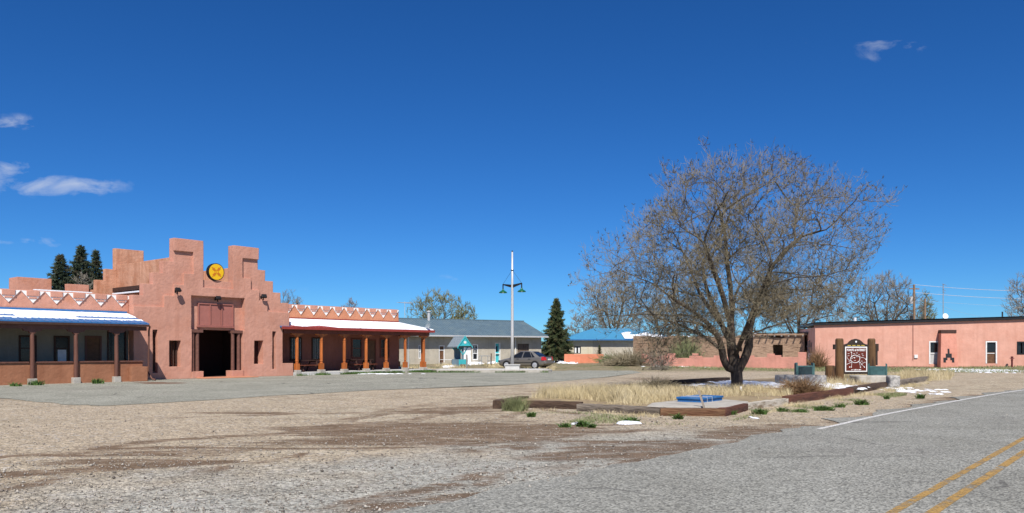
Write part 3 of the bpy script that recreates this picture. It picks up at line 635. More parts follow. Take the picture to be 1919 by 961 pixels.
relief('roof_step_wall', M['adobe_wing'], post, -1.1, .66, 4.2, 5.45, [-.53], [4.95], lambda s, z: 6.9 if (s > -.53 or z < 4.95) else None, 7.3, .02)
MB().box(-3.3, -.4, 4.0, 4.2, 4.6, 4.78).build('roof_trim', M['red_trim'], post)
MB().box(-3.3, -.4, 3.95, 4.25, 4.781, 4.84).build('roof_trim_snow', M['snow'], post)
# porch roof
r0, r1 = (PT-.01, 3.55), (-2.05, 2.97)
MB().prism([(r0[0], r0[1]-.06), (r1[0], r1[1]-.06), r1, r0], PA, -.1, 'x').build('porch_roof', M['blue_metal'], post)
rb = MB()
x = PA+.05
while x < -.15:
    rb.bar((x, r0[0], r0[1]+.006), (x, r1[0]-.008, r1[1]+.006), .04, .016); x += .3
tag(rb.build('roof_ribs', M['blue_metal'], post, fix=False), kind='stuff')
MB().box(PA, -.1, PT-.05, PT-.012, 3.5, 3.66).build('roof_flashing', M['blue_metal'], post)
MB().box(PA, -.08, -2.06, -1.98, 2.80, 2.905).build('fascia', M['dark_wood'], post)
def lroof(u, v):
    return (PA+(-.12-PA)*u, r0[0]+(r1[0]-r0[0])*v, r0[1]+(r1[1]-r0[1])*v+.008)
def lmask(u, v):
    x = PA+(-.12-PA)*u; n = mnoise.noise(Vector((x*.9, v*1.2, 0)))*.5+.35*mnoise.noise(Vector((x*3, v*5, 2)))
    h = .75+n*.5-max(0, (v-.72))*3.4-max(0, .10-v)*9
    if .44 < v < .66 and mnoise.noise(Vector((x*.33, 0, 8))) > -.05: h = -.2
    if v > .72 and mnoise.noise(Vector((x*.45, 3, 3))) < .2: h -= .7
    return h
snow_sheet('roof_snow', post, lroof, 420, 40, lmask, .03)
MB().box(PA, -.14, -1.86, -1.64, 2.60, 2.80).build('porch_beam', M['brown_paint'], post)
MB().box(PA, -.14, -1.62, .44, 2.84, 2.87).build('porch_ceiling', M['dark_wood'], post)
for k in range(7):
    s = -1.63-1.92*k
    p = MB().tube([(s, -1.75, .26), (s+.01, -1.75, 1.3), (s, -1.75, 2.42)], [.1, .097, .09], 12).build('porch_post', M['brown_paint'], post, smooth=False)
    MB().prism([(s-.42, 2.6), (s-.36, 2.5), (s-.16, 2.47), (s-.11, 2.38), (s+.11, 2.38), (s+.16, 2.47), (s+.36, 2.5), (s+.42, 2.6)], -1.83, -1.67, 'y').build('corbel', M['brown_paint'], p)
    MB().box(s-.17, s+.17, -1.93, -1.6, -.05, .28).build('concrete_base', M['concrete'], p, bevel=.02)
relief('porch_half_wall', M['adobe_brown'], post, PA, -.25, -.05, 1.0, [], [], lambda s, z: -1.66, -1.42, .015)
for k in range(8):
    a, b = (-.25 if k == 0 else -1.63-1.92*(k-1)-.11), -1.63-1.92*k+.11
    MB().box(max(b, PA), a, -1.72, -1.36, 1.0, 1.065).build('wall_cap', M['brown_paint'], post)
relief('end_block', M['adobe_brown'], post, -1.0, -.16, 0, .76, [], [], lambda s, z: -2.02, -1.67, .02)
MB().tube([(-.02, -1.95, 2.83), (.03, -1.75, 2.6), (.03, -1.7, .42), (.12, -1.9, .12), (.2, -2.1, .06)], .045, 8).build('downspout', M['brown_paint'], post)
for s0, s1 in ((-5.2, -4.58), (-3.63, -3.05), (-7.4, -6.8), (-9.5, -8.9), (-11.8, -11.1)):
    framed(post, s0, s1, 1.02, 2.24, PT, .08, 'dark_wood', rails=(.55,))
MB().box(-3.54, -3.14, PT-.045, PT-.03, 1.04, 1.62).build('window_paper', M['white_trim'], post)
framed(post, -2.14, -1.5, .1, 2.25, PT, .09, 'brown_paint', 'door', 'brown_door')
framed(post, -1.05, -.2, .5, 2.55, PT, .06, 'dark_wood', rails=())
# right wing and its columned porch
RT, RA, RB = 2.2, 9.72, 20.94
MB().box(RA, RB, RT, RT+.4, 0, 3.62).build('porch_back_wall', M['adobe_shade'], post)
relief('parapet_wall', M['adobe_orange'], post, RA, RB, 3.62, 4.63, [], [], lambda s, z: RT, RT+.4, .02, seed=2)
for k in range(10): tri_unit(post, 20.43-1.031*k, 4.62, 3.97, RT, .51)
MB().box(RA, RB+.01, RT-.05, RT-.002, 3.6, 3.76).build('roof_flashing', M['red_trim'], post)
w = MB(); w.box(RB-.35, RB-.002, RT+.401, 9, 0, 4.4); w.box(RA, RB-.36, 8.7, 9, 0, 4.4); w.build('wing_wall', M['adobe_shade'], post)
MB().box(RA, RB-.4, RT+.401, 8.69, 4.1, 4.2).build('wing_roof', M['concrete'], post)
EV, ER = -.35, 22.17
def slab(name, pts, th, m): 
    b = MB(); n = len(pts); b.add([(*p[:2], p[2]) for p in pts]+[(*p[:2], p[2]-th) for p in pts], [tuple(range(n)), tuple(range(2*n-1, n-1, -1))]+[(i, n+i, n+(i+1) % n, (i+1) % n) for i in range(n)])
    return b.build(name, m, post)
slab('porch_roof', [(9.73, EV, 3.06), (ER, EV, 3.06), (RB, RT-.06, 3.615), (9.73, RT-.06, 3.615)], .07, M['red_trim'])
slab('porch_roof', [(ER, EV+.004, 3.06), (ER, 8, 3.06), (RB+.004, 8, 3.615), (RB+.004, RT-.06, 3.615)], .07, M['red_trim'])
slab('porch_roof', [(8.99, EV, 3.06), (9.728, EV, 3.06), (9.728, -.14, 3.105), (8.99, -.14, 3.105)], .07, M['blue_metal'])
MB().box(8.99, ER+.02, EV-.05, EV-.002, 2.9, 3.075).build('fascia', M['red_trim'], post)
MB().box(ER+.002, ER+.05, EV-.001, 8, 2.9, 3.075).build('fascia', M['red_trim'], post)
MB().box(9.3, 21.9, -.11, .11, 2.66, 2.93).build('porch_beam', M['red_beam'], post)
MB().box(21.68, 21.9, .112, 8, 2.66, 2.93).build('porch_beam', M['red_beam'], post)
MB().box(9.73, 21.67, .12, 2.19, 2.94, 2.97).build('porch_ceiling', M['red_beam'], post)
def rroof(u, v):
    t = EV+(RT-.1-EV)*v; e = ER-(ER-RB)*v; return (9.75+(e-.02-9.75)*u, t, 3.06+(3.615-3.06)*v+.012)
def rmask(u, v):
    x = 9.75+11.5*u; n = mnoise.noise(Vector((x*.8, v*2, 5)))*.4+.3*mnoise.noise(Vector((x*3.3, v*4, 2)))
    edge = .10+.16*max(0, mnoise.noise(Vector((x*.5, 0, 1)))) + (.3*max(0, 1-abs(x-12.2)/1.2)) + .35*max(0, 1-(x-9.7)/.9)
    return .9+n*.35-max(0, (edge-v))*9-max(0, v-.93)*8
snow_sheet('roof_snow', post, rroof, 340, 46, rmask, .06)
def rside(u, v):
    t = RT-.1+(7.9-RT)*u; return (RB+(ER-RB)*v+.0, t, 3.615+(3.06-3.615)*v+.012)
snow_sheet('roof_snow', post, rside, 60, 20, lambda u, v: .8+.5*mnoise.noise(Vector((u*9, v*3, 0)))-max(0, v-.85)*5, .05)
MB().box(9.99, 22.35, -.16, 2.19, -.02, .2).build('porch_slab', M['pale_concrete'], post, bevel=.015)
MB().box(20.95, 22.35, 2.195, 8, -.02, .2).build('porch_slab', M['pale_concrete'], post, bevel=.015)
def column(s, t, rs=1.0):
    prof = [(.085, .74), (.105, .76), (.105, .80), (.082, .82), (.082, .86), (.105, .88), (.105, .92), (.098, .95), (.105, 1.3), (.102, 2.0), (.096, 2.12), (.108, 2.14), (.108, 2.18), (.085, 2.2), (.085, 2.23), (.105, 2.25), (.1, 2.3), (.085, 2.5)]
    c = MB().lathe([(r*rs, z) for r, z in prof], (s, t, 0), 14).build('column', M['col_wood'], post, smooth=False)
    MB().box(s-.135*rs, s+.135*rs, t-.135*rs, t+.135*rs, .345, .745).build('plinth', M['col_wood'], c, bevel=.012)
    MB().box(s-.19*rs, s+.19*rs, t-.2, t+.2, -.05, .345).build('concrete_base', M['concrete'], c, bevel=.02)
    if rs == 1: MB().prism([(s-.45, 2.655), (s-.4, 2.57), (s-.2, 2.54), (s-.13, 2.46), (s+.13, 2.46), (s+.2, 2.54), (s+.4, 2.57), (s+.45, 2.655)], t-.09, t+.09, 'y').build('corbel', M['col_wood'], c)
for s in (10.33, 12.2, 14.07, 15.94, 17.75, 19.55, 21.4): column(s, -.02)
column(21.78, .55, .85); column(21.78, 3.2); column(21.78, 5.6)
for s0, s1 in ((11.42, 12.2), (13.15, 13.85)): framed(post, s0, s1, 1.02, 2.38, RT, .07, 'dark_wood', bars=5, barmat='steel')
for s0, s1 in ((16.56, 17.3), (19.2, 19.92)): framed(post, s0, s1, 1.12, 2.35, RT, .1, 'red_beam', rails=(.5,))
framed(post, 17.95, 18.62, .2, 2.28, RT, .09, 'red_beam', 'door', 'brown_door')
MB().tube([(20.2, .35, 2.9), (20.2, .35, .2)], .04, 8).build('downspout', M['steel'], post)
MB().tube([(21.55, EV-.1, 3.12), (21.55, EV+.02, 3.35)], .02, 6).build('dish_mount', M['steel'], post)
d = MB(); d.lathe([(.02, 0), (.12, .02), (.22, .07), (.27, .13), (.265, .135), (.2, .075), (.1, .03), (.01, .015)], (0, 0, 0), 18)
dish = d.build('satellite_dish', M['shingle'], None, smooth=True); dish.location = A.w(21.6, -.3, 3.33); dish.rotation_euler = (math.radians(65), 0, math.radians(-20)); dish.scale = (.75, .75, .75)
tag(dish, 'small grey satellite dish on the red porch roof corner', 'dish')
# round emblem sign in the notch
sg = empty('round_sign', A.w(4.79, .05, 6.11), A.ang, 'round yellow sign with orange sun emblem set in the facade notch', 'sign')
def disc(name, r, y0, y1, m, par, n=40): return MB().prism([(r*math.cos(2*math.pi*k/n), r*math.sin(2*math.pi*k/n)) for k in range(n)], y0, y1, 'y').build(name, m, par, bevel=.008)
disc('drum', .5, -.13, .13, M['black'], sg); disc('face', .455, -.136, -.1305, M['emblem_yellow'], sg)
for k in range(4):
    a = math.radians(45+90*k+4); ca, sa = math.cos(a), math.sin(a)
    pp = [(.12, -.05), (.2, -.075), (.31, -.075), (.26, -.03), (.39, -.022), (.39, .022), (.26, .03), (.31, .075), (.2, .075), (.12, .05)]
    MB().prism([(x*ca-y*sa, x*sa+y*ca) for x, y in pp], -.141, -.1365, 'y').build('sun_ray', M['emblem_orange'], sg)
rg = MB(); n = 28
for k in range(n):
    a0, a1 = 2*math.pi*k/n, 2*math.pi*(k+1)/n
    rg.prism([(.085*math.cos(a0), .085*math.sin(a0)), (.125*math.cos(a0), .125*math.sin(a0)), (.125*math.cos(a1), .125*math.sin(a1)), (.085*math.cos(a1), .085*math.sin(a1))], -.142, -.1365, 'y')
rg.build('sun_ring', M['emblem_orange'], sg)
disc('sun_dot', .035, -.142, -.1365, M['emblem_orange'], sg, 16)
# picnic tables under the columned porch
def picnic(s, label):
    r = empty('picnic_table', A.w(s, .95, .2), A.ang, label, 'picnic table', 'picnic tables on the columned porch')
    for k in range(5): MB().box(-.95, .95, -.38+k*.155, -.38+k*.155+.14, .72, .76).build('top_board', M['dark_wood'], r)
    for y in (-.78, .52):
        for k in range(2): MB().box(-.95, .95, y+k*.135, y+k*.135+.125, .41, .45).build('seat_board', M['red_beam'], r)
    for x in (-.62, .62):
        MB().bar((x, -.72, .0), (x, -.28, .72), .04, .1).build('leg', M['dark_wood'], r); MB().bar((x, .72, .0), (x, .28, .72), .04, .1).build('leg', M['dark_wood'], r)
        MB().box(x+.021, x+.06, -.78, .78, .33, .409).build('seat_support', M['dark_wood'], r); MB().box(x+.021, x+.06, -.36, .36, .63, .719).build('top_support', M['dark_wood'], r)
picnic(11.65, 'dark picnic table on the columned porch beside the stepped facade'); picnic(16.2, 'dark picnic table at the middle of the columned porch')
# ------------------------------------------------------------------ grey stucco house with slate metal roof
_d = Vector((.85, .527)).normalized(); _o = Vector((3.08, 84))-17*_d
G = Fr(_o.x, _o.y, _d.x, _d.y); GB = .2
gh = empty('grey_house', (G.O.x, G.O.y, 0), G.ang, 'long grey stucco house with slate blue metal roof behind the parked car', 'house')
def hole_rects(fr, rs): return [(*sorted((fr.at(a, 0)[0], fr.at(b, 0)[0])), fr.at((a+b)/2, d)[1], fr.at((a+b)/2, c)[1]) for a, b, c, d in rs]
GO = {k: hole_rects(G, [v])[0] for k, v in {'door_a': (823, 834, 647, 679), 'garage': (868.5, 884, 647, 679.5), 'win': (886, 896.5, 645, 674.5), 'door_c': (928, 938.5, 642, 679.5), 'barn': (970.5, 992, 644, 679.5), 'win0': (785, 790, 646, 672)}.items()}
def gdepth(s, z):
    for a, b, c, d in GO.values():
        if a < s < b and c < z < d: return None
    return 0.0
relief('house_wall', M['grey_stucco'], gh, 0, 17, GB, 3.15, [v for r in GO.values() for v in r[:2]], [v for r in GO.values() for v in r[2:]], gdepth, .4, .025, .6, 6)
w = MB(); w.box(0, .4, .41, 8, GB, 3.15); w.box(0, 17, 7.6, 8, GB, 3.15); w.build('house_wall', M['grey_stucco'], gh)
MB().prism([(.402, GB), (7.6, GB), (7.6, 3.15), (4, 4.6), (.402, 3.15)], 16.6, 16.99, 'x').build('gable_wall', M['grey_stucco'], gh)
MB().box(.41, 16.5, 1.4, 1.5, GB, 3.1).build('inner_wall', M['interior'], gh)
EZ = G.at(1018, 630, -.85)[1]; RZ = 4.78
for nm, a, b in (('roof', (-.85, EZ), (4.0, RZ)), ('roof', (8.85, EZ), (4.0, RZ))):
    o = MB().prism([a, b, (b[0], b[1]-.08), (a[0], a[1]-.08)], -.3, 17.3, 'x').build(nm, M['slate_metal'], gh)
    r = MB(); x = -.25
    while x < 17.3: r.bar((x, a[0], a[1]+.012), (x, b[0], b[1]+.012), .05, .035); x += .30
    tag(r.build('roof_ribs', M['slate_metal'], o, fix=False), kind='stuff')
MB().box(-.3, 17.3, -.92, -.853, EZ-.13, EZ+.01).build('gutter', M['steel'], gh)
MB().box(-.3, 17.32, 3.85, 4.15, RZ-.03, RZ+.05).build('ridge_cap', M['slate_metal'], gh)
def opening(key, frame, leaf, rails=(), recess=.12, nm='window', split=None):
    a, b, c, d = GO[key]; f = .09; w = MB()
    w.box(a, a+f, .02, recess, c, d); w.box(b-f, b, .02, recess, c, d); w.box(a+f, b-f, .02, recess, d-f, d)
    if nm == 'window': w.box(a+f, b-f, -.02, recess, c, c+f)
    for r in rails: w.box(a+f, b-f, .05, recess, c+(d-c)*r-.03, c+(d-c)*r+.03)
    if split: w.box(a+(b-a)*split-.02, a+(b-a)*split+.02, .06, recess, c+(d-c)*.4, d-f)
    o = w.build(nm, M[frame], gh); MB().box(a+f, b-f, recess, recess+.05, c, d-f).build('pane' if nm == 'window' else 'leaf', M[leaf], o); return o
opening('door_a', 'white_trim', 'brown_door', (.72,), nm='door'); opening('win', 'white_trim', 'glass', (.42, .7), split=.5); opening('win0', 'white_trim', 'glass', (.5,))
o = opening('door_c', 'white_trim', 'turq', (.45,), nm='door', recess=.22); a, b, c, d = GO['door_c']; MB().box(a+.25, b-.25, .2, .219, c+1.1, d-.35).build('door_pane', M['glass'], o)
a, b, c, d = GO['garage']; gd = MB().box(a, b, .1, .16, c, d).build('garage_door', M['white_trim'], gh)
for k in range(4): MB().box(a+.03, b-.03, .085, .099, c+(d-c)*k/4+.03, c+(d-c)*(k+1)/4-.03).build('door_panel', M['white_trim'], gd)
a, b, c, d = GO['barn']; bd = MB().box(a, b, .1, .14, c, d).build('barn_door', M['old_wood'], gh)
n = 7
for k in range(n): MB().box(a+(b-a)*k/n+.008, a+(b-a)*(k+1)/n-.008, .07, .099, c, d-.02).build('plank', M['old_wood'], bd)
MB().bar((a+(b-a)*.5, .06, c+.3), (a+.1, .06, d-.1), .02, .1).build('brace', M['old_wood'], bd); MB().bar((a+(b-a)*.5, .06, c+.3), (b-.1, .06, d-.1), .02, .1).build('brace', M['old_wood'], bd)
q = G.at(966, 640)[0]; MB().tube([(q, -.06, GB), (q, -.06, 2.9), (q, -.5, 3.0)], .05, 8).build('downspout', M['white_trim'], gh)
q = G.at(804, 590, 3.6)[0]; c_ = MB(); c_.tube([(q, 3.6, 4.5), (q, 3.6, 5.42)], .15, 14); c_.lathe([(.17, 5.42), (.23, 5.46), (.23, 5.52), (.05, 5.62)], (q, 3.6, 0), 14); c_.build('stove_pipe', M['steel'], gh)
ant = empty('roof_antenna', G.w(G.at(759, 590, 5)[0], 5, 4.3), G.ang+.3, 'tall television antenna behind the white zigzag parapet', 'antenna')
MB().tube([(0, 0, 0), (0, 0, 2.25)], .025, 6).build('mast', M['steel'], ant); MB().tube([(-.9, 0, 2.1), (.9, 0, 2.16)], .02, 6).build('boom', M['steel'], ant)
for k in range(9): MB().tube([(-.85+k*.21, -.3-.02*k, 2.1), (-.85+k*.21, .3+.02*k, 2.1)], .012, 5).build('element', M['steel'], ant)

# ------------------------------------------------------------------ pink stucco building on the right
K = Fr(26.5, 70, .978, -.208); KZ = .18
pk = empty('pink_building', (K.O.x, K.O.y, 0), K.ang, 'low pink stucco building with flat snowy roof and chimney buttress', 'building')
KO = hole_rects(K, [(1741.5, 1761.5, 639, 682), (1847.5, 1869, 639, 681), (1906, 1928, 640, 664), (1630, 1641.5, 642, 683)])
KL = 27
wall = relief('front_wall', M['pink'], pk, 0, KL, KZ, 3.78, [v for r in KO for v in r[:2]], [v for r in KO for v in r[2:]], lambda s, z: None if any(a < s < b and c < z < d for a, b, c, d in KO) else 0.0, .45, .03, .7, 8)
for v in wall.data.vertices:
    if v.co.z > 2.9: v.co.z += (v.co.z-2.9)/.88*.0235*v.co.x
w = MB(); w.box(0, .45, .46, 9, KZ-.3, 3.6); w.box(KL-.45, KL, .46, 9, KZ, 4.3); w.box(0, KL, 9, 9.4, KZ-.3, 3.7); w.build('side_wall', M['pink'], pk)
MB().prism([(-.18, 3.76), (KL+.1, 3.78+.0235*KL), (KL+.1, 3.98+.0235*KL), (-.18, 3.94)], -.2, 9.3, 'y').build('roof', M['black'], pk)
def kroof(u, v): s = -.15+(KL+.2)*u; return (s, -.2+9.2*v, 3.95+.0236*s)
snow_sheet('roof_snow', pk, kroof, 200, 40, lambda u, v: .8+.7*mnoise.noise(Vector((u*26, v*3, 1))), .09)
for i, (a, b, c, d) in enumerate(KO):
    win = i == 2; f = .1; w = MB(); w.box(a, a+f, -.03, .16, c, d); w.box(b-f, b, -.03, .16, c, d); w.box(a+f, b-f, -.03, .16, d-f, d)
    if win: w.box(a+f, b-f, -.03, .16, c, c+f); w.box((a+b)/2-.03, (a+b)/2+.03, .0, .16, c+f, d-f)
    o = w.build('window' if win else 'door', M['white_trim'] if not win else M['black'], pk)
    if win: MB().box(a+f, b-f, .16, .2, c+f, d-f).build('pane', M['glass'], o)
    else:
        MB().box(a+f, b-f, .14, .2, c, d-f).build('leaf', M[('grey_door', 'brown_door', 'glass', 'grey_door')[i]], o)
        MB().box(a+f+.05, b-f-.05, .10, .139, c+(d-c)*.52, d-f-.08).build('upper_pane', M['glass'], o)
        MB().box(a+f+.05, b-f-.05, .09, .139, c+(d-c)*.44, c+(d-c)*.47).build('rail', M['white_trim'], o)
s0, s1 = K.at(1764.5, 640, -.75)[0], K.at(1792.5, 640, -.75)[0]; zt = K.at(1778, 624, -.7)[1]; zc = K.at(1778, 618, -.7)[1]
b = MB(); b.add([(s0-.16, -1.1, KZ-.1), (s1+.06, -1.1, KZ-.1), (s1+.02, -.02, KZ-.1), (s0-.14, -.02, KZ-.1), (s0, -.72, zt), (s1, -.72, zt), (s1, -.02, zt), (s0, -.02, zt)], [(0, 3, 2, 1), (4, 5, 6, 7), (0, 1, 5, 4), (1, 2, 6, 5), (2, 3, 7, 6), (3, 0, 4, 7)])
bt = b.build('chimney_buttress', M['buttress'], pk); MB().box(s0-.02, s1+.02, -.76, -.02, zt+.001, zc).build('buttress_cap', M['dark_wood'], bt)
def btt(z): return -1.1+(.38)*(z-(KZ-.1))/(zt-(KZ-.1))
for a, c, e, f in ((1776.6, 1780, 653.3, 662.5), (1772.8, 1784, 662.4, 670), (1768, 1775.6, 670, 674.6), (1781, 1788.3, 670, 674.6), (1768, 1772.6, 674.5, 679), (1784, 1788.3, 674.5, 679)):
    x0, z1 = K.at(a, e, -.95); x1, z0 = K.at(c, f, -.95); t0, t1 = btt(z0), btt(z1)
    m = MB(); m.add([(x0, t0-.02, z0), (x1, t0-.02, z0), (x1, t1-.02, z1), (x0, t1-.02, z1), (x0, t0+.05, z0), (x1, t0+.05, z0), (x1, t1+.05, z1), (x0, t1+.05, z1)], [(0, 1, 2, 3), (7, 6, 5, 4), (0, 4, 5, 1), (1, 5, 6, 2), (2, 6, 7, 3), (3, 7, 4, 0)])
    m.build('stepped_emblem', M['black'], bt)
x0, z1 = K.at(1713.5, 664.5); x1, z0 = K.at(1720, 671); MB().box(x0, x1, -.1, .0, z0, z1).build('meter_box', M['white_trim'], pk, bevel=.02)
x0, z0 = K.at(1711.3, 675); MB().tube([(x0, -.03, z0), (x0, -.03, 3.75)], .02, 6).build('conduit', M['rust'], pk)
x0 = K.at(1603, 600, 2)[0]; MB().tube([(x0, 2, 3.9), (x0, 2, 4.5)], .12, 12).build('roof_vent', M['steel'], pk)
x0 = K.at(1709, 600, 2)[0]; MB().tube([(x0, 2, 3.9), (x0, 2, 4.62)], .14, 12).build('roof_vent', M['black'], pk)
x0 = K.at(1879, 600, 2)[0]; MB().tube([(x0, 2, 3.9), (x0, 2, 4.9)], .06, 12).build('roof_vent', M['black'], pk)
x0 = K.at(1897, 670, -.6)[0]; hy = empty('standpipe', K.w(x0, -.6, .2), K.ang, 'dark red iron standpipe against the pink wall by the window', 'standpipe')
MB().lathe([(.07, 0), (.07, .55), (.10, .56), (.10, .62), (.06, .66), (.06, .8), (.1, .82), (.1, .88)], n=12).build('pipe', M['rust'], hy); MB().tube([(-.16, 0, .74), (.16, 0, .74)], .04, 8).build('valve', M['rust'], hy)
am = empty('antenna_mast', K.w(K.at(1768, 590, 1.5)[0], 1.5, 4.1), K.ang, 'thin antenna mast with white dish on the pink building roof', 'antenna')
MB().tube([(0, 0, 0), (0, 0, 3.2)], .03, 6).build('mast', M['fence_grey'], am)
for z, l in ((3.15, .3), (2.7, .22), (2.5, .18)): MB().tube([(-l*.3, -.1, z+.08), (l, .1, z-.06)], .02, 5).build('element', M['fence_grey'], am)
o = MB().lathe([(.02, 0), (.2, .03), (.36, .1), (.40, .15), (.39, .155), (.34, .11), (.18, .045), (.01, .02)], n=20).build('dish', M['white_trim'], am, smooth=True); o.scale = (.62, .62, .62); o.location = (.1, -.14, .42); o.rotation_euler = (math.radians(80), 0, math.radians(15))

# ------------------------------------------------------------------ crenellated pink garden wall, mud brick ruin
p0, p1 = Vector((11.72, 72.3)), Vector((24.3, 66.2)); W_ = Fr(p0.x, p0.y, p1.x-p0.x, p1.y-p0.y)
top = [(1203, 1213, 663), (1213, 1219, 666.5), (1219, 1230, 669.5), (1230, 1243, 668), (1243, 1250, 665), (1250, 1265, 662), (1265, 1292, 671), (1292, 1297, 667), (1297, 1308, 662.5), (1308, 1316, 667), (1316, 1338, 670), (1338, 1349, 666.5), (1349, 1372, 669.5), (1372, 1400, 668), (1400, 1413, 666), (1413, 1438, 669.5), (1438, 1452, 662.5), (1452, 1464, 665.5), (1464, 1496, 669), (1496, 1511, 660)]
TT = [(W_.at(a, 0)[0], W_.at(b, 0)[0], W_.at((a+b)/2, y)[1]) for a, b, y in top]
gw = relief('garden_wall', M['salmonwall'], None, TT[0][0], TT[-1][1], 0, 1.6, [a for a, b, c in TT], [c for a, b, c in TT], lambda s, z: 0.0 if z < (steps(TT, s) or 0) else None, .3, .03, .7, 11)
gw.location = (W_.O.x, W_.O.y, 0); gw.rotation_euler = (0, 0, W_.ang); tag(gw, 'low salmon pink garden wall with stepped crumbling top before the ruin', 'wall')
U = Fr(12.1, 80, 14.9, -6.0); UL = U.at(1508, 0)[0]
ru = empty('adobe_ruin', (U.O.x, U.O.y, 0), U.ang, 'brown mud brick ruin with broken openings and snow on its roof edge', 'ruin')
UO = hole_rects(U, [(1449, 1467, 646, 668), (1274, 1288, 644, 664), (1384, 1391, 650, 658), (1215, 1228, 643, 660)])
def utop(s): 
    b = 2.95+.14*math.floor(3*mnoise.noise(Vector((s*.55, 1, 0))))/1.5; return b-(.18 if UO[0][0]-.4 < s < UO[0][1]+.1 else 0)
relief('ruin_wall', M['mud'], ru, 0, UL, 0, 3.3, [i*.35 for i in range(1, int(UL/.35))]+[v for r in UO for v in r[:2]], [2.6, 2.75, 2.88, 3.0, 3.12]+[v for r in UO for v in r[2:]], lambda s, z: None if z > utop(s) or any(a < s < b and c < z < d for a, b, c, d in UO) else .12*round(max(0, 1.6*mnoise.noise(Vector((s*.7, z*1.1, 3)))), 1), .55, .05, .4, 12)
w = MB(); w.box(0, UL, 2.0, 2.4, 0, 2.96); w.box(0, .4, .56, 4.5, 0, 2.7); w.box(UL-.4, UL, .56, 4.5, 0, 2.7); w.build('ruin_wall', M['mud'], ru)
x0 = U.at(1395, 0)[0]
MB().box(x0, UL+.25, -.25, 4.9, 2.98, 3.14).build('earth_roof', M['mud'], ru)
def rf(u, v): s = x0+(UL+.25-x0)*u; return (s, -.28+4*v, 3.14+.04*mnoise.noise(Vector((s, 0, 0))))
snow_sheet('roof_snow', ru, rf, 80, 20, lambda u, v: .5+.9*mnoise.noise(Vector((u*9, v*3, 0)))+(.3 if u > .4 else -.1), .1)
for k in range(9):
    s = x0+.3+k*.62
    MB().tube([(s, -.55, 2.92), (s, 1.0, 2.93)], .07, 8).build('roof_log', M['fence_grey'], ru)
def rf2(u, v): s = .2+(x0-.2)*u; return (s, .02+.5*v, utop(s)+.02)
snow_sheet('wall_snow', ru, rf2, 120, 5, lambda u, v: .1+.9*mnoise.noise(Vector((u*16, v, 7))), .07)
# grey wooden gate and pale panel in the gap beside the pink building
gt = empty('picket_gate', U.w(UL+.35, -2.2, .2), .05, 'grey wooden picket gate in the gap between ruin and pink building', 'gate')
for k in range(8): MB().box(k*.135, k*.135+.09, 0, .03, 0, 2.2+.12*math.sin(k*2.1)).build('picket', M['fence_grey'], gt)
for z in (.5, 1.7): MB().box(-.05, 1.1, .031, .08, z, z+.1).build('rail', M['fence_grey'], gt)
o = MB().box(0, .62, -.06, 0, 0, 1.12).build('leaning_board', M['white_trim'], None); o.location = U.w(UL+.4, -2.35, .22); o.rotation_euler = (0, 0, .05); tag(o, 'pale white board leaning on the grey picket gate', 'board')

# ------------------------------------------------------------------ blue-roofed house, coral wall, fence behind the yard
B_ = Fr(6.3, 92, 1, .04)
bh = empty('blue_roof_house', (B_.O.x, B_.O.y, .27), B_.ang, 'low house with bright blue hipped metal roof behind the coral wall', 'house')
BL = 12.6; a, b, c, d = hole_rects(B_, [(1076, 1089, 649, 662.5)])[0]; c -= .27; d -= .27
relief('house_wall', M['cream'], bh, 0, 3.0, 0, 2.6, [a, b], [c, d], lambda s, z: None if a < s < b and c < z < d else 0.0, .35, .02, .7)
relief('house_wall', M['grey_stucco'], bh, 3.0, BL, 0, 2.6, [], [], lambda s, z: 0.02, .35, .02, .7)
w = MB(); w.box(0, .35, .36, 8, 0, 2.6); w.box(BL-.35, BL, .36, 8, 0, 2.6); w.box(0, BL, 8, 8.3, 0, 2.6); w.build('house_wall', M['cream'], bh)
w = MB(); w.box(a, a+.07, .02, .12, c, d); w.box(b-.07, b, .02, .12, c, d); w.box(a+.07, b-.07, .02, .12, d-.07, d); w.box(a+.07, b-.07, .02, .12, c, c+.07); w.box((a+b)/2-.03, (a+b)/2+.03, .03, .12, c+.07, d-.07)
o = w.build('window', M['black'], bh); MB().box(a+.07, b-.07, .12, .16, c+.07, d-.07).build('pane', M['glass'], o)
w = MB(); w.box(a+.1, a+.3, .09, .119, c+.08, d-.1); w.box(b-.3, b-.1, .09, .119, c+.08, d-.1); w.build('curtain', M['white_trim'], o)
ez, rz = 2.55, 3.95; e = -.6
R_ = [(e, e, ez), (BL+.6, e, ez), (BL+.6, 8.9, ez), (e, 8.9, ez), (3.6, 4.1, rz), (BL-3.6, 4.1, rz)]
o = MB(); o.add(R_, [(0, 1, 5, 4), (1, 2, 5), (2, 3, 4, 5), (3, 0, 4), (3, 2, 1, 0)]); o.build('roof', M['sky_blue_metal'], bh)
MB().box(e-.02, BL+.62, e-.05, e-.002, ez-.1, ez+.03).build('fascia', M['blue_metal'], bh)
def bsn(u, v): s = 6.6+4.6*u; return (s, e+.05+3.2*v, ez+.015+(rz-ez)/4.7*(3.2*v+.05))
snow_sheet('roof_snow', bh, bsn, 60, 30, lambda u, v: .45+.8*mnoise.noise(Vector((u*4, v*2.5, 3)))-max(0, v-.55)*2, .08)
cw = relief('coral_wall', M['coral'], None, 0, 4.05, 0, 1.2, [], [], lambda s, z: 0.0, .3, .02, .5); cw.location = (5.35, 82, 0); cw.rotation_euler = (0, 0, .02); tag(cw, 'short low coral orange wall beside the conifer', 'wall')
fn = empty('wooden_fence', (3.2, 88, .27), .0, 'grey weathered picket fence under the conifer behind the car', 'fence')
rr = random.Random(5)
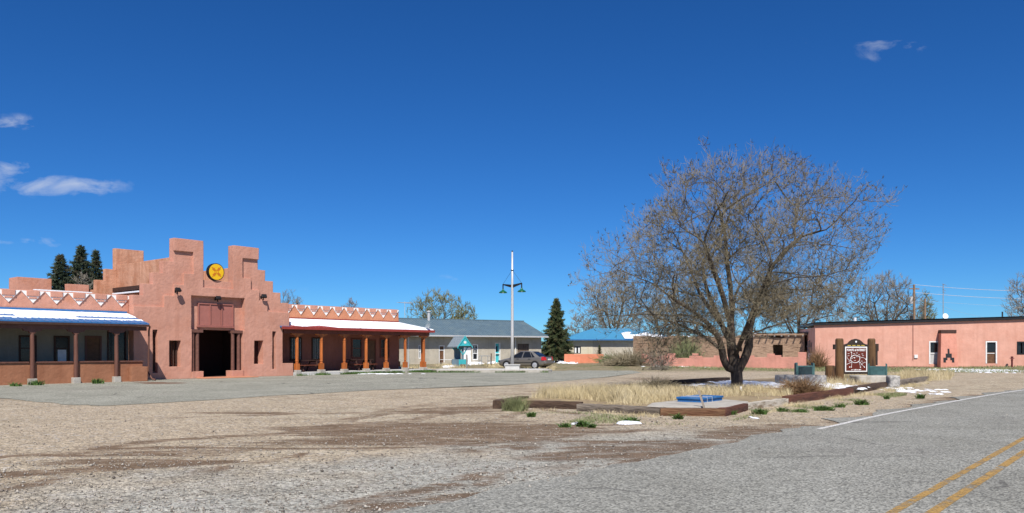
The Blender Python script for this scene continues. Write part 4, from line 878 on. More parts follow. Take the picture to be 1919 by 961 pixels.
for k in range(15):
    x = k*.19; h = 1.2+.45*rr.random(); MB().obox((x, 0, h/2), (.09+.05*rr.random(), .04, h), Matrix.Rotation(rr.uniform(-.05, .05), 3, 'Y')).build('picket', M['fence_grey'], fn)
MB().box(-.1, 2.8, .03, .09, .75, .84).build('rail', M['fence_grey'], fn)
# ------------------------------------------------------------------ kerbed island with the lamp pole
def island():
    pts = []
    x0, x1, y0, y1 = -5.4, 2.95, 57.2, 60.6
    for k in range(9):
        a = -math.pi/2+math.pi*k/8; pts.append((x1-1.2+1.2*math.cos(a), (y0+y1)/2+(y1-y0)/2*math.sin(a)))
    pts += [(x0, y1), (x0-.5, (y0+y1)/2), (x0, y0)]
    r = empty('traffic_island', (0, 0, 0)); 
    MB().prism(pts, -.02, .2, 'z').build('kerb', M['concrete'], r, bevel=.03)
    cx, cy = -1.2, 58.9; MB().prism([(cx+(x-cx)*.95, cy+(y-cy)*.9) for x, y in pts], .19, .215, 'z').build('island_fill', M['adobe_orange'] if False else M['pale_concrete'], r)
    tag(r, 'raised kerbed island carrying the lamp pole', 'traffic island'); r['kind'] = 'structure'
island()
lp = empty('lamp_pole', (dpt(960.5, 690, 58.2).x, 58.2, .2), math.radians(-38), 'tall steel pole with two green barn lamps on a crossarm', 'lamp post')
MB().box(-.52, .52, -.4, .4, 0, .3).build('concrete_base', M['pale_concrete'], lp, bevel=.02).rotation_euler = (0, 0, math.radians(38))
MB().box(-.58, .58, -.46, .46, .301, .36).build('base_cap', M['pale_concrete'], lp, bevel=.01).rotation_euler = (0, 0, math.radians(38))
pz = lambda py: EYE+(HOR-py)/F_PX*58.2-.2
MB().tube([(0, 0, .36), (0, 0, 2.5), (0, 0, pz(535)), (0, 0, pz(472))], [.12, .11, .09, .06], 16).build('pole', M['steel'], lp, smooth=True)
MB().tube([(0, 0, pz(472)), (0, 0, pz(469.5))], .05, 10).build('finial', M['black'], lp)
MB().tube([(0, 0, pz(507)), (0, 0, pz(505.5))], .11, 14).build('collar', M['black'], lp)
az = pz(535); L_ = .86
for sgn in (-1, 1):
    a = MB(); a.prism([(0, az+.06), (sgn*L_, az+.16), (sgn*L_, az+.08), (sgn*.1, az-.14), (0, az-.14)], -.035, .035, 'y'); a.tube([(sgn*L_, 0, az+.14), (sgn*L_, 0, az-.22)], .045, 10)
    arm = a.build('arm', M['black'], lp)
    MB().tube([(0, 0, pz(506)), (sgn*L_, 0, az+.15)], .010, 5).build('stay', M['black'], arm)
    lmp = MB().lathe([(.04, -.2), (.07, -.24), (.08, -.3), (.13, -.34), (.24, -.40), (.30, -.47), (.31, -.5), (.29, -.5), (.22, -.42), (.10, -.37), (.05, -.34)], (sgn*L_, 0, az), 20).build('lamp_shade', M['lamp_green'], lp, smooth=True)
    MB().lathe([(.02, -.52), (.05, -.50), (.06, -.44), (.05, -.38)], (sgn*L_, 0, az), 12).build('bulb', M['sign_white'], lmp, smooth=True)

# ------------------------------------------------------------------ parked car
def car(loc, rz):
    r = empty('parked_car', loc, rz, 'dusty pewter grey four door sedan parked behind the lamp pole', 'car')
    st = [(2.21, .36, .55, .60, .50), (2.14, .24, .62, .68, .70), (1.95, .2, .68, .75, .80), (1.6, .19, .74, .83, .845), (1.05, .19, .83, .94, .85), (.4, .19, .88, .955, .85), (-.4, .19, .90, .965, .85), (-1.2, .19, .92, .99, .85), (-1.7, .2, .94, 1.04, .84), (-2.02, .24, .93, 1.04, .80), (-2.17, .34, .88, .97, .72), (-2.22, .42, .78, .86, .60)]
    V = []; ring = 0
    for x, zb, zs, zt, hw in st:
        half = [(0, zb), (hw*.85, zb), (hw*.97, zb+.10), (hw, (zb+zs)/2), (hw*.985, zs-.06), (hw*.93, zs+.03), (hw*.75, zt-.015), (0, zt)]
        full = half+[(-y, z) for y, z in half[-2:0:-1]]; ring = len(full); V += [(x, y, z) for y, z in full]
    n = len(st); F = [(i*ring+k, i*ring+(k+1) % ring, (i+1)*ring+(k+1) % ring, (i+1)*ring+k) for i in range(n-1) for k in range(ring)]+[tuple(range(ring)), tuple((n-1)*ring+k for k in range(ring))[::-1]]
    m = MB(); m.v = V; m.f = F; body = m.build('body', M['car'], r, smooth=True); sb = body.modifiers.new('s', 'SUBSURF'); sb.levels = 2; sb.render_levels = 2
    # cabin glass
    bot = [(1.12, .70), (.7, .775), (-1.2, .775), (-1.78, .66)]; topp = [(.22, .52), (.05, .575), (-.72, .575), (-.98, .5)]
    mid = [(.68, .64), (.38, .69), (-.98, .69), (-1.42, .60)]
    gl = MB(); lv = [(bot, .90), (mid, 1.17), (topp, 1.395)]; vs = []
    for pts, z in lv: vs += [(x, y, z) for x, y in pts]+[(x, -y, z) for x, y in pts[::-1]]
    gl.add(vs, [(l*8+k, l*8+(k+1) % 8, (l+1)*8+(k+1) % 8, (l+1)*8+k) for l in range(2) for k in range(8)]+[tuple(range(16, 24))]); cab = gl.build('cabin_glass', M['glass'], r)
    rf_ = MB(); rv = []
    for sc, z in ((1.0, 1.39), (1.0, 1.41), (.86, 1.435), (.5, 1.45)):
        pts = [(.27, .50), (.06, .585), (-.74, .585), (-1.03, .5)]; pts = [(-.35+(x+.35)*sc, y*sc) for x, y in pts]; rv += [(x, y, z) for x, y in pts]+[(x, -y, z) for x, y in pts[::-1]]
    rf_.add(rv, [(l*8+k, l*8+(k+1) % 8, (l+1)*8+(k+1) % 8, (l+1)*8+k) for l in range(3) for k in range(8)]+[tuple(range(24, 32)), tuple(range(7, -1, -1))]); rf_.build('roof', M['car'], r, smooth=True)
    def yat(x, z):
        def seg(P, x):
            P = sorted(P)
            for (a, ya), (b, yb) in zip(P, P[1:]):
                if a <= x <= b: return ya+(yb-ya)*(x-a)/(b-a)
            return P[0][1] if x < P[0][0] else P[-1][1]
        if z < 1.17: u = (z-.9)/.27; return seg(bot, x)*(1-u)+seg(mid, x)*u
        u = (z-1.17)/.225; return seg(mid, x)*(1-u)+seg(topp, x)*u
    for sg_ in (-1, 1):
        def strip_(name, a0, a1, b0, b1):
            m = MB(); vs = []; n = 4
            for k in range(n+1):
                u = k/n; z = .89+.51*u; x0 = a0+(b0-a0)*u; x1 = a1+(b1-a1)*u
                vs += [(x0, sg_*(yat(x0, z)+.012), z), (x1, sg_*(yat(x1, z)+.012), z)]
            m.add(vs, [(2*k, 2*k+1, 2*k+3, 2*k+2) for k in range(n)]); o = m.build(name, M['car'], r); s_ = o.modifiers.new('t', 'SOLIDIFY'); s_.thickness = .02; s_.offset = 0
        strip_('windscreen_pillar', 1.14, 1.02, .24, .14); strip_('door_pillar', -.04, -.14, -.16, -.24); strip_('rear_pillar', -1.34, -1.78, -.80, -1.0); strip_('quarter_pillar', -1.0, -1.05, -.72, -.76)
        m = MB(); m.box(-1.75, 1.08, sg_*.80-.02, sg_*.80+.02, .885, .905); m.build('belt_trim', M['car'], r)
        for x in (.28, -.78): MB().box(x-.1, x+.1, sg_*.855-.015, sg_*.855+.015, .79, .825).build('door_handle', M['car_dark'], r, bevel=.01)
        MB().box(-1.05, 1.05, sg_*.853-.012, sg_*.853+.012, .50, .555).build('side_moulding', M['car_dark'], r, bevel=.008)
        MB().obox((.86, sg_*.93, .98), (.1, .17, .12), Matrix.Identity(3)).build('mirror', M['car'], r, bevel=.03)
        for x in (1.33, -1.29):
            n = 20; MB().prism([(x+.375*math.cos(math.pi*k/n), .31+.375*math.sin(math.pi*k/n)) for k in range(n+1)]+[(x-.375, .18), (x+.375, .18)], sg_*.70, sg_*.848, 'y').build('wheel_arch', M['tyre'], r)
            wh = MB(); wh.v = []; prof = [(.2, -.095), (.29, -.1), (.315, -.07), (.315, .07), (.29, .1), (.2, .095)]
            wh.lathe([(a, b) for a, b in prof], n=28); o = wh.build('wheel', M['tyre'], r, smooth=False); o.location = (x, sg_*.775, .315); o.rotation_euler = (math.radians(90), 0, 0)
            h = MB(); h.lathe([(.205, .0), (.21, .105), (.19, .115), (.18, .10)], n=28)
            for k in range(7):
                a = 2*math.pi*k/7; h.obox((.1*math.cos(a), .1*math.sin(a), .108), (.19, .06, .03), Matrix.Rotation(a, 3, 'Z'))
            h.lathe([(.05, .06), (.05, .125), (.02, .13)], n=12); hub = h.build('rim', M['alloy'], o); hub.rotation_euler = (0, math.pi if sg_ > 0 else 0, 0); hub.location = (0, 0, -.05*sg_ if False else 0)
        tl = MB(); y = sg_; tl.add([(-2.03, y*.80, .70), (-1.86, y*.852, .72), (-1.90, y*.835, .98), (-2.05, y*.75, 1.0), (-2.21, y*.60, .72), (-2.17, y*.60, .95)], [(0, 1, 2, 3), (0, 3, 5, 4)] if sg_ > 0 else [(3, 2, 1, 0), (4, 5, 3, 0)])
        o = tl.build('tail_lamp', M['tail'], r); s_ = o.modifiers.new('t', 'SOLIDIFY'); s_.thickness = .05; s_.offset = .6
        MB().obox((2.06, sg_*.62, .62), (.16, .3, .14), Matrix.Rotation(-sg_*.5, 3, 'Z')).build('headlamp', M['glass'], r, bevel=.03)
    MB().box(-2.245, -2.2, -.26, .26, .72, .84).build('number_plate', M['sign_white'], r)
    MB().box(-2.27, -2.02, -.78, .78, .40, .60).build('rear_bumper', M['car'], r, bevel=.06, seg=3)
    MB().box(-2.12, -1.98, -.66, .66, 1.03, 1.065).build('boot_lip', M['car_dark'], r, bevel=.012)
    return r
cc = dpt(985, 690, 66.5); car((cc.x, 66.5, gz(cc.x, 66.5)+.01), math.radians(180-28))

# ------------------------------------------------------------------ turquoise wishing well and yard clutter
def well():
    p = gpt(862, 689, .03); r = empty('wishing_well', (p.x, p.y, gz(p.x, p.y)), math.radians(42), 'turquoise wishing well with little gabled shingle roof before the grey house', 'wishing well')
    for y in (-.42, .42):
        MB().box(-.09, .09, y-.05, y+.05, 0, 2.0).build('post', M['turq_grey'] if y < 0 else M['turq'], r)
        for s in (-1, 1): MB().bar((s*.05, y-.06, 1.05), (s*.55, y-.06, 1.72), .04, .09).build('brace', M['turq'], r)
    w = MB(); w.box(-.5, .5, -.5, .5, 0, .62); w.build('well_box', M['turq_grey'], r)
    for k in range(6): MB().box(-.5+k*.168, -.5+k*.168+.155, -.53, -.501, .02, .6).build('stave', M['turq'], r)
    MB().box(-.36, .36, .3, .36, .62, 1.9).build('back_board', M['turq_grey'], r)
    for s in (-1, 1):
        o = MB().prism([(0, 2.68), (s*.82, 1.72), (s*.82, 1.67), (0, 2.62)], -.75, .75, 'y').build('roof_slope', M['shingle'], r)
        for k in range(6):
            u0 = k/6; x0, z0 = s*.82*u0, 2.69-.96*u0; x1, z1 = s*.82*(u0+.17), 2.69-.96*(u0+.17)
            MB().prism([(x0, z0+.01), (x1, z1+.03), (x1, z1), (x0, z0)], -.77, .77, 'y').build('shingle_row', M['shingle'], o)
        MB().prism([(0, 2.72), (s*.86, 1.71), (s*.86, 1.58), (0, 2.57)], -.80, -.755, 'y').build('barge_board', M['turq'], r)
    MB().prism([(-.6, 1.9), (.6, 1.9), (0, 2.6)], -.752, -.72, 'y').build('gable', M['turq'], r)
    MB().box(-.62, .62, -.79, -.753, 1.80, 1.9).build('gable_tie', M['turq'], r)
    MB().prism([(.17*math.cos(k*1.2566+1.57)*(1 if k % 1 == 0 else 1), 2.12+.13*math.sin(k*1.2566+1.57)) for k in range(5)], -.775, -.7535, 'y').build('white_ornament', M['white_paint'], r)
    MB().tube([(0, -.5, 1.55), (0, .5, 1.55)], .05, 8).build('windlass', M['turq'], r)
well()
def bench(px, py, w, rz, label, legs='turq'):
    p = gpt(px, py, .03); r = empty('garden_bench', (p.x, p.y, gz(p.x, p.y)), rz, label, 'bench')
    for k in range(3): MB().box(-w/2, w/2, -.2+k*.135, -.2+k*.135+.12, .40, .44).build('seat_slat', M['turq'], r)
    for k in range(2): MB().box(-w/2, w/2, .2, .23, .5+k*.16, .5+k*.16+.12).build('back_slat', M['turq'], r)
    for x in (-w/2+.1, w/2-.1):
        MB().box(x-.03, x+.03, -.18, -.12, 0, .4).build('leg', M[legs], r); MB().box(x-.03, x+.03, .14, .199, 0, .8).build('leg', M[legs], r)
bench(889, 683, 1.5, .4, 'turquoise slatted bench to the right of the wishing well')
bench(948, 684, 1.4, .4, 'turquoise bench mostly hidden behind the sedan bonnet')
for i, (px, label) in enumerate(((814, 'turquoise wooden crate next to the last porch column'), (822, 'turquoise wooden crate with its neighbour between it and the porch'))):
    p = gpt(px, 684.5, .03); r = empty('wooden_crate', (p.x, p.y, gz(p.x, p.y)), .5, label, 'crate', 'turquoise crates by the porch')
    for k in range(3):
        for y in (-.2, .17): MB().box(-.2, .2, y, y+.03, .02+k*.15, .02+k*.15+.13).build('slat', M['turq'], r)
        for x in (-.2, .17): MB().box(x, x+.03, -.169, .169, .02+k*.15, .02+k*.15+.13).build('slat', M['turq'], r)
    MB().box(-.16, .16, -.16, .16, .02, .04).build('floor', M['turq'], r)
p = gpt(838, 687, .03); r = empty('low_table', (p.x, p.y, gz(p.x, p.y)), .35, 'low pale table left of the wishing well', 'table')
MB().box(-.7, .7, -.3, .3, .42, .46).build('top', M['white_trim'], r, bevel=.01)
for x in (-.55, .55):
    for y in (-.22, .22): MB().box(x-.03, x+.03, y-.03, y+.03, 0, .42).build('leg', M['old_wood'], r)
p = gpt(911, 688, .03); r = empty('pipe_rack', (p.x, p.y, gz(p.x, p.y)), .45, 'bent grey pipe rack standing between bench and turquoise door', 'rack')
for y in (0, .55): MB().tube([(-.45, y, 0), (-.45, y, .75), (-.38, y, .85), (.38, y, .85), (.45, y, .75), (.45, y, 0)], .025, 8).build('hoop', M['shingle'], r)
for x in (-.45, .45): MB().tube([(x, 0, .4), (x, .55, .4)], .02, 6).build('tie_bar', M['shingle'], r)
p = gpt(875, 694, .0); r = MB().tube([(0, 0, 0), (.02, 0, .7), (0, .01, 1.25)], [.07, .065, .06], 9).build('fence_stub', M['fence_grey']); r.location = (p.x, p.y, 0); tag(r, 'short grey wooden stub post right of the wishing well', 'post')
p = gpt(921, 688, .03); r = MB().tube([(0, 0, 0), (.01, 0, 1.3)], .05, 8).build('fence_stub', M['old_wood']); r.location = (p.x, p.y, 0); tag(r, 'thin brown post between pipe rack and turquoise door', 'post')
p = gpt(867.5, 690, .0); r = MB().lathe([(.2, 0), (.24, .05), (.24, .28), (.2, .33)], n=14).build('log_round', M['tie_brown'], smooth=False); r.location = (p.x, p.y, 0.02); tag(r, 'cut log round at the foot of the wishing well', 'log')
p = gpt(868, 686, .0); r = MB().lathe([(.02, 0), (.22, .04), (.28, .16), (.24, .3), (.12, .38), (.02, .4)], n=12).build('white_boulder', M['pale_concrete'], smooth=True); r.location = (p.x+.3, p.y+.4, .0); tag(r, 'rounded white stone behind the wishing well', 'stone')

# ------------------------------------------------------------------ planter: soil, timbers, slab, hatch, stake
def soil():
    st = .22; xs = [p[0] for p in PL]; ys = [p[1] for p in PL]; V = []; F = []; idx = {}
    nx_ = int((max(xs)-min(xs))/st)+2; ny_ = int((max(ys)-min(ys))/st)+2
    def edge(x, y):
        dm = 1e9
        for i in range(len(PL)):
            a = Vector(PL[i]); b = Vector(PL[(i+1) % len(PL)]); p = Vector((x, y)); t = max(0, min(1, (p-a).dot(b-a)/(b-a).length_squared)); dm = min(dm, (p-(a+(b-a)*t)).length)
        return dm
    H = {}
    for i in range(nx_+1):
        for j in range(ny_+1):
            x, y = min(xs)-st+i*st, min(ys)-st+j*st; ins = in_poly(x, y, PL); d = edge(x, y)
            h = min(.15+.05*mnoise.noise(Vector((x*.5, y*.5, 0)))+.02*mnoise.noise(Vector((x*2, y*2, 0))), -.06+.8*d) if ins else -.08
            H[i, j] = (x, y, min(h, .14 if not ins else 1), ins)
    for i in range(nx_):
        for j in range(ny_):
            q = [(i, j), (i+1, j), (i+1, j+1), (i, j+1)]
            if any(H[k][3] for k in q):
                f = []
                for k in q:
                    if k not in idx: idx[k] = len(V); V.append(H[k][:3])
                    f.append(idx[k])
                F.append(f)
    return npmesh('planter_soil', V, F, M['soil'], smooth=True)
M['soil'] = mat('planter_soil', (.27, .205, .125), .95, 1.3, .25, .8, 20, c2=(.36, .28, .15), c2scale=2)
tag(soil(), 'raised earth bed inside the timber edging', 'ground', kind='structure')
SZ = .15
def timber(pa, pb, w, h, m, label, z=0, sink=.03, group='timbers edging the planter'):
    a, b = gpt(*pa), gpt(*pb); d = b-a; L_ = d.length; n = 9; rr = random.Random(int(pa[0])); V = []; F = []; sec = [(-1, -1), (0, -1.03), (1, -1), (1.03, 0), (1, 1), (0, 1.02), (-1, 1), (-1.03, 0)]
    for i in range(n+1):
        for k, (y, z_) in enumerate(sec):
            j = 1+.07*mnoise.noise(Vector((i*.9, k*2.3, pa[0]*.1))); e = .94 if i in (0, n) else 1
            V.append((L_*i/n+rr.uniform(-.02, .02)*(i in (0, n)), y*w/2*j*e, h/2+z_*h/2*j*e-sink))
    F = [(i*8+k, i*8+(k+1) % 8, (i+1)*8+(k+1) % 8, (i+1)*8+k) for i in range(n) for k in range(8)]+[tuple(range(7, -1, -1)), tuple(n*8+k for k in range(8))]
    mb = MB(); mb.v = V; mb.f = F; o = mb.build('railroad_tie', M[m], None); ang = math.atan2(d.y, d.x); nrm = Vector((-math.sin(ang), math.cos(ang), 0))
    o.location = a+nrm*(w/2)+Vector((0, 0, z)); o.rotation_euler = (0, 0, ang); tag(o, label, 'timber', group); return o
timber((939, 766), (992, 756), .24, .26, 'tie_dark', 'dark short timber end with bleached grass tuft growing against it')
timber((986, 764), (1088, 767), .24, .23, 'tie_dark', 'dark cracked timber shaded beneath, between grass tuft and grey timber')
timber((1081, 770), (1241, 778), .24, .22, 'tie_grey', 'weathered grey split timber running to the concrete slab')
timber((1239, 779), (1360, 780), .24, .21, 'tie_brown', 'orange brown timber under the front edge of the concrete slab')
timber((1361, 780), (1403, 769), .24, .22, 'tie_red', 'short dark red brown timber at the slab corner')
timber((1403, 768.5), (1484, 756), .24, .2, 'tie_white', 'pale whitewashed timber with flaking surface')
timber((1482, 757), (1600, 738.5), .26, .26, 'tie_red', 'long dark reddish timber below the snow before the sign')
timber((1599, 738), (1669, 725.5), .26, .27, 'tie_dark', 'dark broken timber leading up to the squared stone block')
timber((1689, 722), (1742, 713), .26, .26, 'tie_grey', 'grey brown timber beyond the squared stone block')
timber((1238, 728), (1369, 719), .3, .24, 'tie_dark', 'old dark log along the back of the planter beside the trunk', .1)
timber((1166, 733), (1240, 728), .3, .22, 'tie_dark', 'old dark log half buried behind the straw grass', .06)
sp = [gpt(1238, 777, .2), gpt(1362, 777.5, .2), gpt(1404, 767, .2), gpt(1395, 762, .2), gpt(1245, 762, .2), gpt(1205, 768, .2)]
sp = [gpt(1212, 761, .2), gpt(1361, 762.5, .2), gpt(1403, 752.5, .2), gpt(1362, 748.5, .2), gpt(1275, 749.5, .2), gpt(1222, 755, .2)]
o = MB().prism([p.xy[:] for p in sp], .09, .205, 'z').build('concrete_slab', M['concrete'], None, bevel=.015); tag(o, 'thin concrete slab under the blue hatch', 'slab')
c0 = gpt(1268, 754, .2); c1 = gpt(1357, 751, .2); dv = (c1-c0); hl = dv.length
hl, hd = 1.36, .78; h = empty('utility_hatch', gpt(1318, 755, .2), math.atan2(.79, .61), 'bright blue flat metal hatch lying on the concrete slab', 'hatch')
MB().box(.03, hl-.03, .03, hd-.03, 0, .08).build('hatch_frame', M['blue_paint'], h); MB().box(0, hl, 0, hd, .08, .135).build('lid', M['blue_paint'], h, bevel=.012)
MB().obox((hl*.33, .25, .155), (.14, .05, .05), Matrix.Rotation(.4, 3, 'Z')).build('padlock', M['black'], h)
for x in (.25, hl*.42): MB().tube([(x, -.008, .0), (x, -.008, .141), (x+.05, hd, .141)], .006, 5).build('strap', M['wire'], h)
a = gpt(1326, 776, .02); b = a+Vector((-.2, .05, .58))
o = MB().bar((0, 0, -.08), b-a, .10, .05).build('wooden_stake', M['stake'], None); o.location = a; tag(o, 'leaning grey wooden stake in front of the blue hatch', 'stake')
a = gpt(1389, 735, .15); o = MB().box(-.03, .03, -.02, .02, -.05, .2).build('survey_stake', M['sign_white'], None); o.location = a; tag(o, 'small white stake to the right of the big tree trunk', 'stake')

# stones, green lamp boxes, sign
def rock(px, py, w, dpt_, h, rz, label, z=.1, m='stone', name='stone_block'):
    a = gpt(px, py, z); bm = bmesh.new(); bmesh.ops.create_cube(bm, size=1); bmesh.ops.subdivide_edges(bm, edges=bm.edges, cuts=5, use_grid_fill=True)
    for v in bm.verts:
        p = v.co.copy(); q = Vector((p.x*w, p.y*dpt_, (p.z+.5)*h)); rr = 1-.10*(abs(p.x*2)**6*abs(p.y*2)**6); n = mnoise.noise(q*2.2+Vector((px, 0, 0)))*.06+mnoise.noise(q*6+Vector((px, 0, 0)))*.025
        v.co = Vector((q.x*rr, q.y*rr, q.z))+Vector((n, n*.8, n*.5 if p.z > -.4 else 0))
    me = bpy.data.meshes.new(name); bm.to_mesh(me); bm.free(); o = link(name, me, M[m], None, True); o.location = (a.x, a.y+dpt_/2, z-.03); o.rotation_euler = (0, 0, rz); tag(o, label, 'stone'); return o
rock(1511, 723, 1.9, 1.3, .46, .05, 'big rough grey stone slab carrying the dark green box')
rock(1645, 719, 1.7, 1.2, .38, .1, 'flat pale stone slab under the teal green box beside the sign', m='concrete')
rock(1678.5, 725, .46, .42, .50, .1, 'squared grey stone block between the timbers', .05)
M['box_dark'] = mat('dark_teal_metal', (.018, .035, .04), .5, 6, .2)
def gbox(px, py, Y, rz, label):
    p = dpt(px, py, Y); r = empty('lamp_box', p, rz, label, 'lamp box', 'green metal lamp boxes flanking the sign')
    MB().box(-.34, .34, -.2, .2, -.02, .46).build('housing', M['box_green'], r, bevel=.015); MB().box(-.30, .30, -.215, -.2005, .03, .41).build('front_plate', M['box_green'] if px > 1600 else M['box_dark'], r)
    for s in (-1, 1): MB().prism([(s*.34, .0), (s*.41, .0), (s*.41, .56), (s*.34, .60)], -.22, .22, 'y').build('side_fin', M['box_green'], r)
    MB().prism([(-.5, -.05), (.55, -.05), (.55, -.021), (-.5, -.021)], -.3, .3, 'y').build('base_plate', M['black'], r)
gbox(1508, 703.5, 37.2, -.15, 'dark green metal box on the big rough grey stone')
gbox(1645, 704.5, 37.4, -.45, 'teal green metal box on the flat pale stone slab beside the sign')
SY = 38.6
def sign():
    L0 = dpt(1571, 711, SY); R0 = dpt(1631, 704, SY+.3); r = empty('roadside_sign', ((L0.x+R0.x)/2, SY, 0), math.atan2(R0.y-L0.y, R0.x-L0.x)-.02, 'brown points of interest map sign between two thick log posts', 'sign')
    hw = (R0.x-L0.x)/2; zt = EYE+(HOR-634)/F_PX*SY
    for s, w in ((-1, .2), (1, .19)):
        m = MB(); m.tube([(s*hw, 0, .05), (s*hw+.01, 0, 1.2), (s*hw, 0, zt-.06), (s*hw, 0, zt)], [w*1.02, w, w*.96, w*.72], 12); m.build('log_post', M['post_log'], r)
    zb, zu = EYE+(HOR-698)/F_PX*SY, EYE+(HOR-646)/F_PX*SY; bw = hw-.17
    wave = [(-bw+2*bw*k/24, zb-.05-.03*math.cos(k/24*math.pi*6)-(.05 if k % 8 in (3, 4, 5) else 0)) for k in range(25)]
    crest = [(bw, zu), (bw*.78, zu+.03), (bw*.6, zu+.07), (bw*.45, zu+.17), (bw*.27, zu+.25), (.0, zu+.29), (-bw*.27, zu+.25), (-bw*.45, zu+.17), (-bw*.6, zu+.07), (-bw*.78, zu+.03), (-bw, zu)]
    bk = MB().prism(wave+crest, -.05, .05, 'y').build('sign_board', M['post_dark'], r)
    MB().box(-hw-.30, -hw-.19, -.07, .07, zu-.22, zu+.02).build('beam_end', M['post_dark'], r); MB().box(hw+.19, hw+.34, -.07, .07, zu-.3, zu+.05).build('beam_end', M['post_dark'], r); MB().box(hw+.2, hw+.30, -.05, .05, zb+.35, zu-.3).build('side_board', M['post_dark'], r)
    pw = bw*.86; z0, z1 = zb+.04, zu-.09
    MB().box(-pw, pw, -.062, -.0505, z0, z1).build('white_border', M['sign_white'], r); MB().box(-pw+.05, pw-.05, -.068, -.0625, z0+.05, z1-.05).build('map_panel', M['sign_brown'], r)
    def text(t, size, x, z, m, name, wmax):
        cu = bpy.data.curves.new(name, 'FONT'); cu.body = t; cu.size = size; cu.align_x = 'CENTER'; cu.offset = .004
        ob = bpy.data.objects.new(name, cu); col.objects.link(ob); dg = bpy.context.evaluated_depsgraph_get(); me = bpy.data.meshes.new_from_object(ob.evaluated_get(dg)); bpy.data.objects.remove(ob)
        wd = max(v.co.x for v in me.vertices)-min(v.co.x for v in me.vertices); k = wmax/wd
        for v in me.vertices: v.co = Vector((x+v.co.x*k, -.0705, z+v.co.y))
        link(name, me, m, r)
    text('POINTS of INTEREST', .15, 0, z1-.21, M['sign_white'], 'sign_title', pw*1.72); text('see other side', .085, 0, z0+.075, M['sign_white'], 'sign_footer', pw*.9)
    def line(pts, w_=.0085, name='map_route'):
        pts = [(pw*x, (z0+z1)/2+(z1-z0)/2*z) for x, z in pts]; MB().tube([(x, -.0695, z) for x, z in pts], w_, 6).build(name, M['sign_white'], r)
    cx, cz = -.1, .02; line([(cx+.42*math.cos(a), cz+.30*math.sin(a)) for a in np.linspace(0, 2*math.pi, 25)], .014)
    for pts in ([(-.45, .25), (-.42, .45), (-.38, .52)], [(-.85, .22), (-.8, .05), (-.62, -.08), (-.42, -.15)], [(-.88, -.42), (-.6, -.3), (-.38, -.22)], [(-.4, -.25), (-.42, -.45), (-.45, -.6)], [(.25, -.2), (.32, -.42), (.38, -.62)], [(.28, -.2), (.5, -.42), (.72, -.62)], [(.32, .08), (.5, .14), (.7, .1), (.88, .0)], [(-.45, .02), (-.3, .12), (-.12, .1)]): line(pts)
    for x, z in ((-.45, .55), (-.6, -.62), (-.45, -.62), (.38, -.64), (.74, -.63), (.88, -.01), (-.15, .12), (.5, -.4)):
        MB().prism([(pw*x+.028*math.cos(k), (z0+z1)/2+(z1-z0)/2*z+.028*math.sin(k)) for k in np.linspace(0, 2*math.pi, 12, False)], -.072, -.0685, 'y').build('map_dot', M['sign_white'], r)
    for x, z in ((-.7, .45), (-.7, .28), (.05, .5), (.25, .35), (.3, .22), (.62, .28), (.05, .2), (-.12, -.1), (-.62, -.15), (.5, -.15), (.35, -.25), (.55, .42), (.78, -.25), (.62, -.3), (-.2, .45)):
        X_, Z_ = pw*x, (z0+z1)/2+(z1-z0)/2*z
        MB().box(X_-.045, X_+.045, -.070, -.0685, Z_-.008, Z_+.008).build('map_mark', M['sign_white'], r)
    for k, x in enumerate((-.62, -.2, .22, .62)): MB().box(pw*x-.085, pw*x+.085, -.056, -.0505, zu-.045, zu-.015).build('yellow_word', M['sign_yellow'], r)
    MB().prism([(.045*math.cos(k), zu+.15+.045*math.sin(k)) for k in np.linspace(0, 2*math.pi, 16, False)], -.058, -.0505, 'y').build('crest_dot', M['sign_white'], r)
M['post_dark'] = mat('dark_stained_board', (.035, .024, .018), .7, 6, .25, .2)
sign()
p = dpt(1556, 709, 38.2); o = MB().tube([(0, 0, -.2), (.01, 0, .25), (0, 0, .60), (0, 0, .62)], [.24, .23, .21, .17], 12).build('log_stump', M['post_log'], None); o.location = p; tag(o, 'short dark log stump at the foot of a sign post', 'stump')
p = gpt(1589, 716, .15); o = MB().tube([(0, 0, -.05), (0, 0, .16)], .02, 8).build('marker_pin', M['steel'], None); o.location = p; tag(o, 'small metal pin sticking out of the snow before the sign', 'pin')

# ------------------------------------------------------------------ snow lying on the ground
def snow_patch(px, py, wpx, hpx, label, z=.0, thr=0.0, seed=0, n=90, th=.03):
    a = gpt(px-wpx/2, py, z); b = gpt(px+wpx/2, py, z); f = gpt(px, py+hpx/2, z); k = gpt(px, py-hpx/2, z); cx, cy = (a.x+b.x)/2, (f.y+k.y)/2; rx, ry = (b.x-a.x)/2, (k.y-f.y)/2
    def fn(u, v): x, y = cx+(u*2-1)*rx*1.1, cy+(v*2-1)*ry*1.1; return (x, y, (gz(x, y) if z == 0 else z+.03)+.004)
    def mk(u, v):
        p, q = (u*2-1)*1.1, (v*2-1)*1.1; return (1-p*p-q*q)*.9+thr+1.0*mnoise.noise(Vector((u*rx*3+seed, v*ry*2, seed)))+.9*mnoise.noise(Vector((u*rx*9+seed, v*ry*6, seed+3)))-.42
    o = snow_sheet('snow_patch', None, fn, n, n, mk, th)
    if o: tag(o, label, 'snow', kind='stuff')
snow_patch(1425, 722, 130, 16, 'melting snow patch right of the big tree trunk', .13, .15, 1)
snow_patch(1335, 724, 110, 7, 'thin melting snow left of the big tree trunk', .13, -.05, 2)
snow_patch(1540, 723, 135, 15, 'snow patch in the bed before the map sign', .13, .05, 3, 120)
snow_patch(1700, 731, 150, 22, 'broken snow between the timbers and the highway', 0, -.55, 4, 160)
snow_patch(1090, 795, 60, 7, 'small snow remnant below the cracked timber', 0, -.4, 5)
snow_patch(1180, 793, 75, 5, 'snow remnant below the grey split timber', 0, -.45, 6)
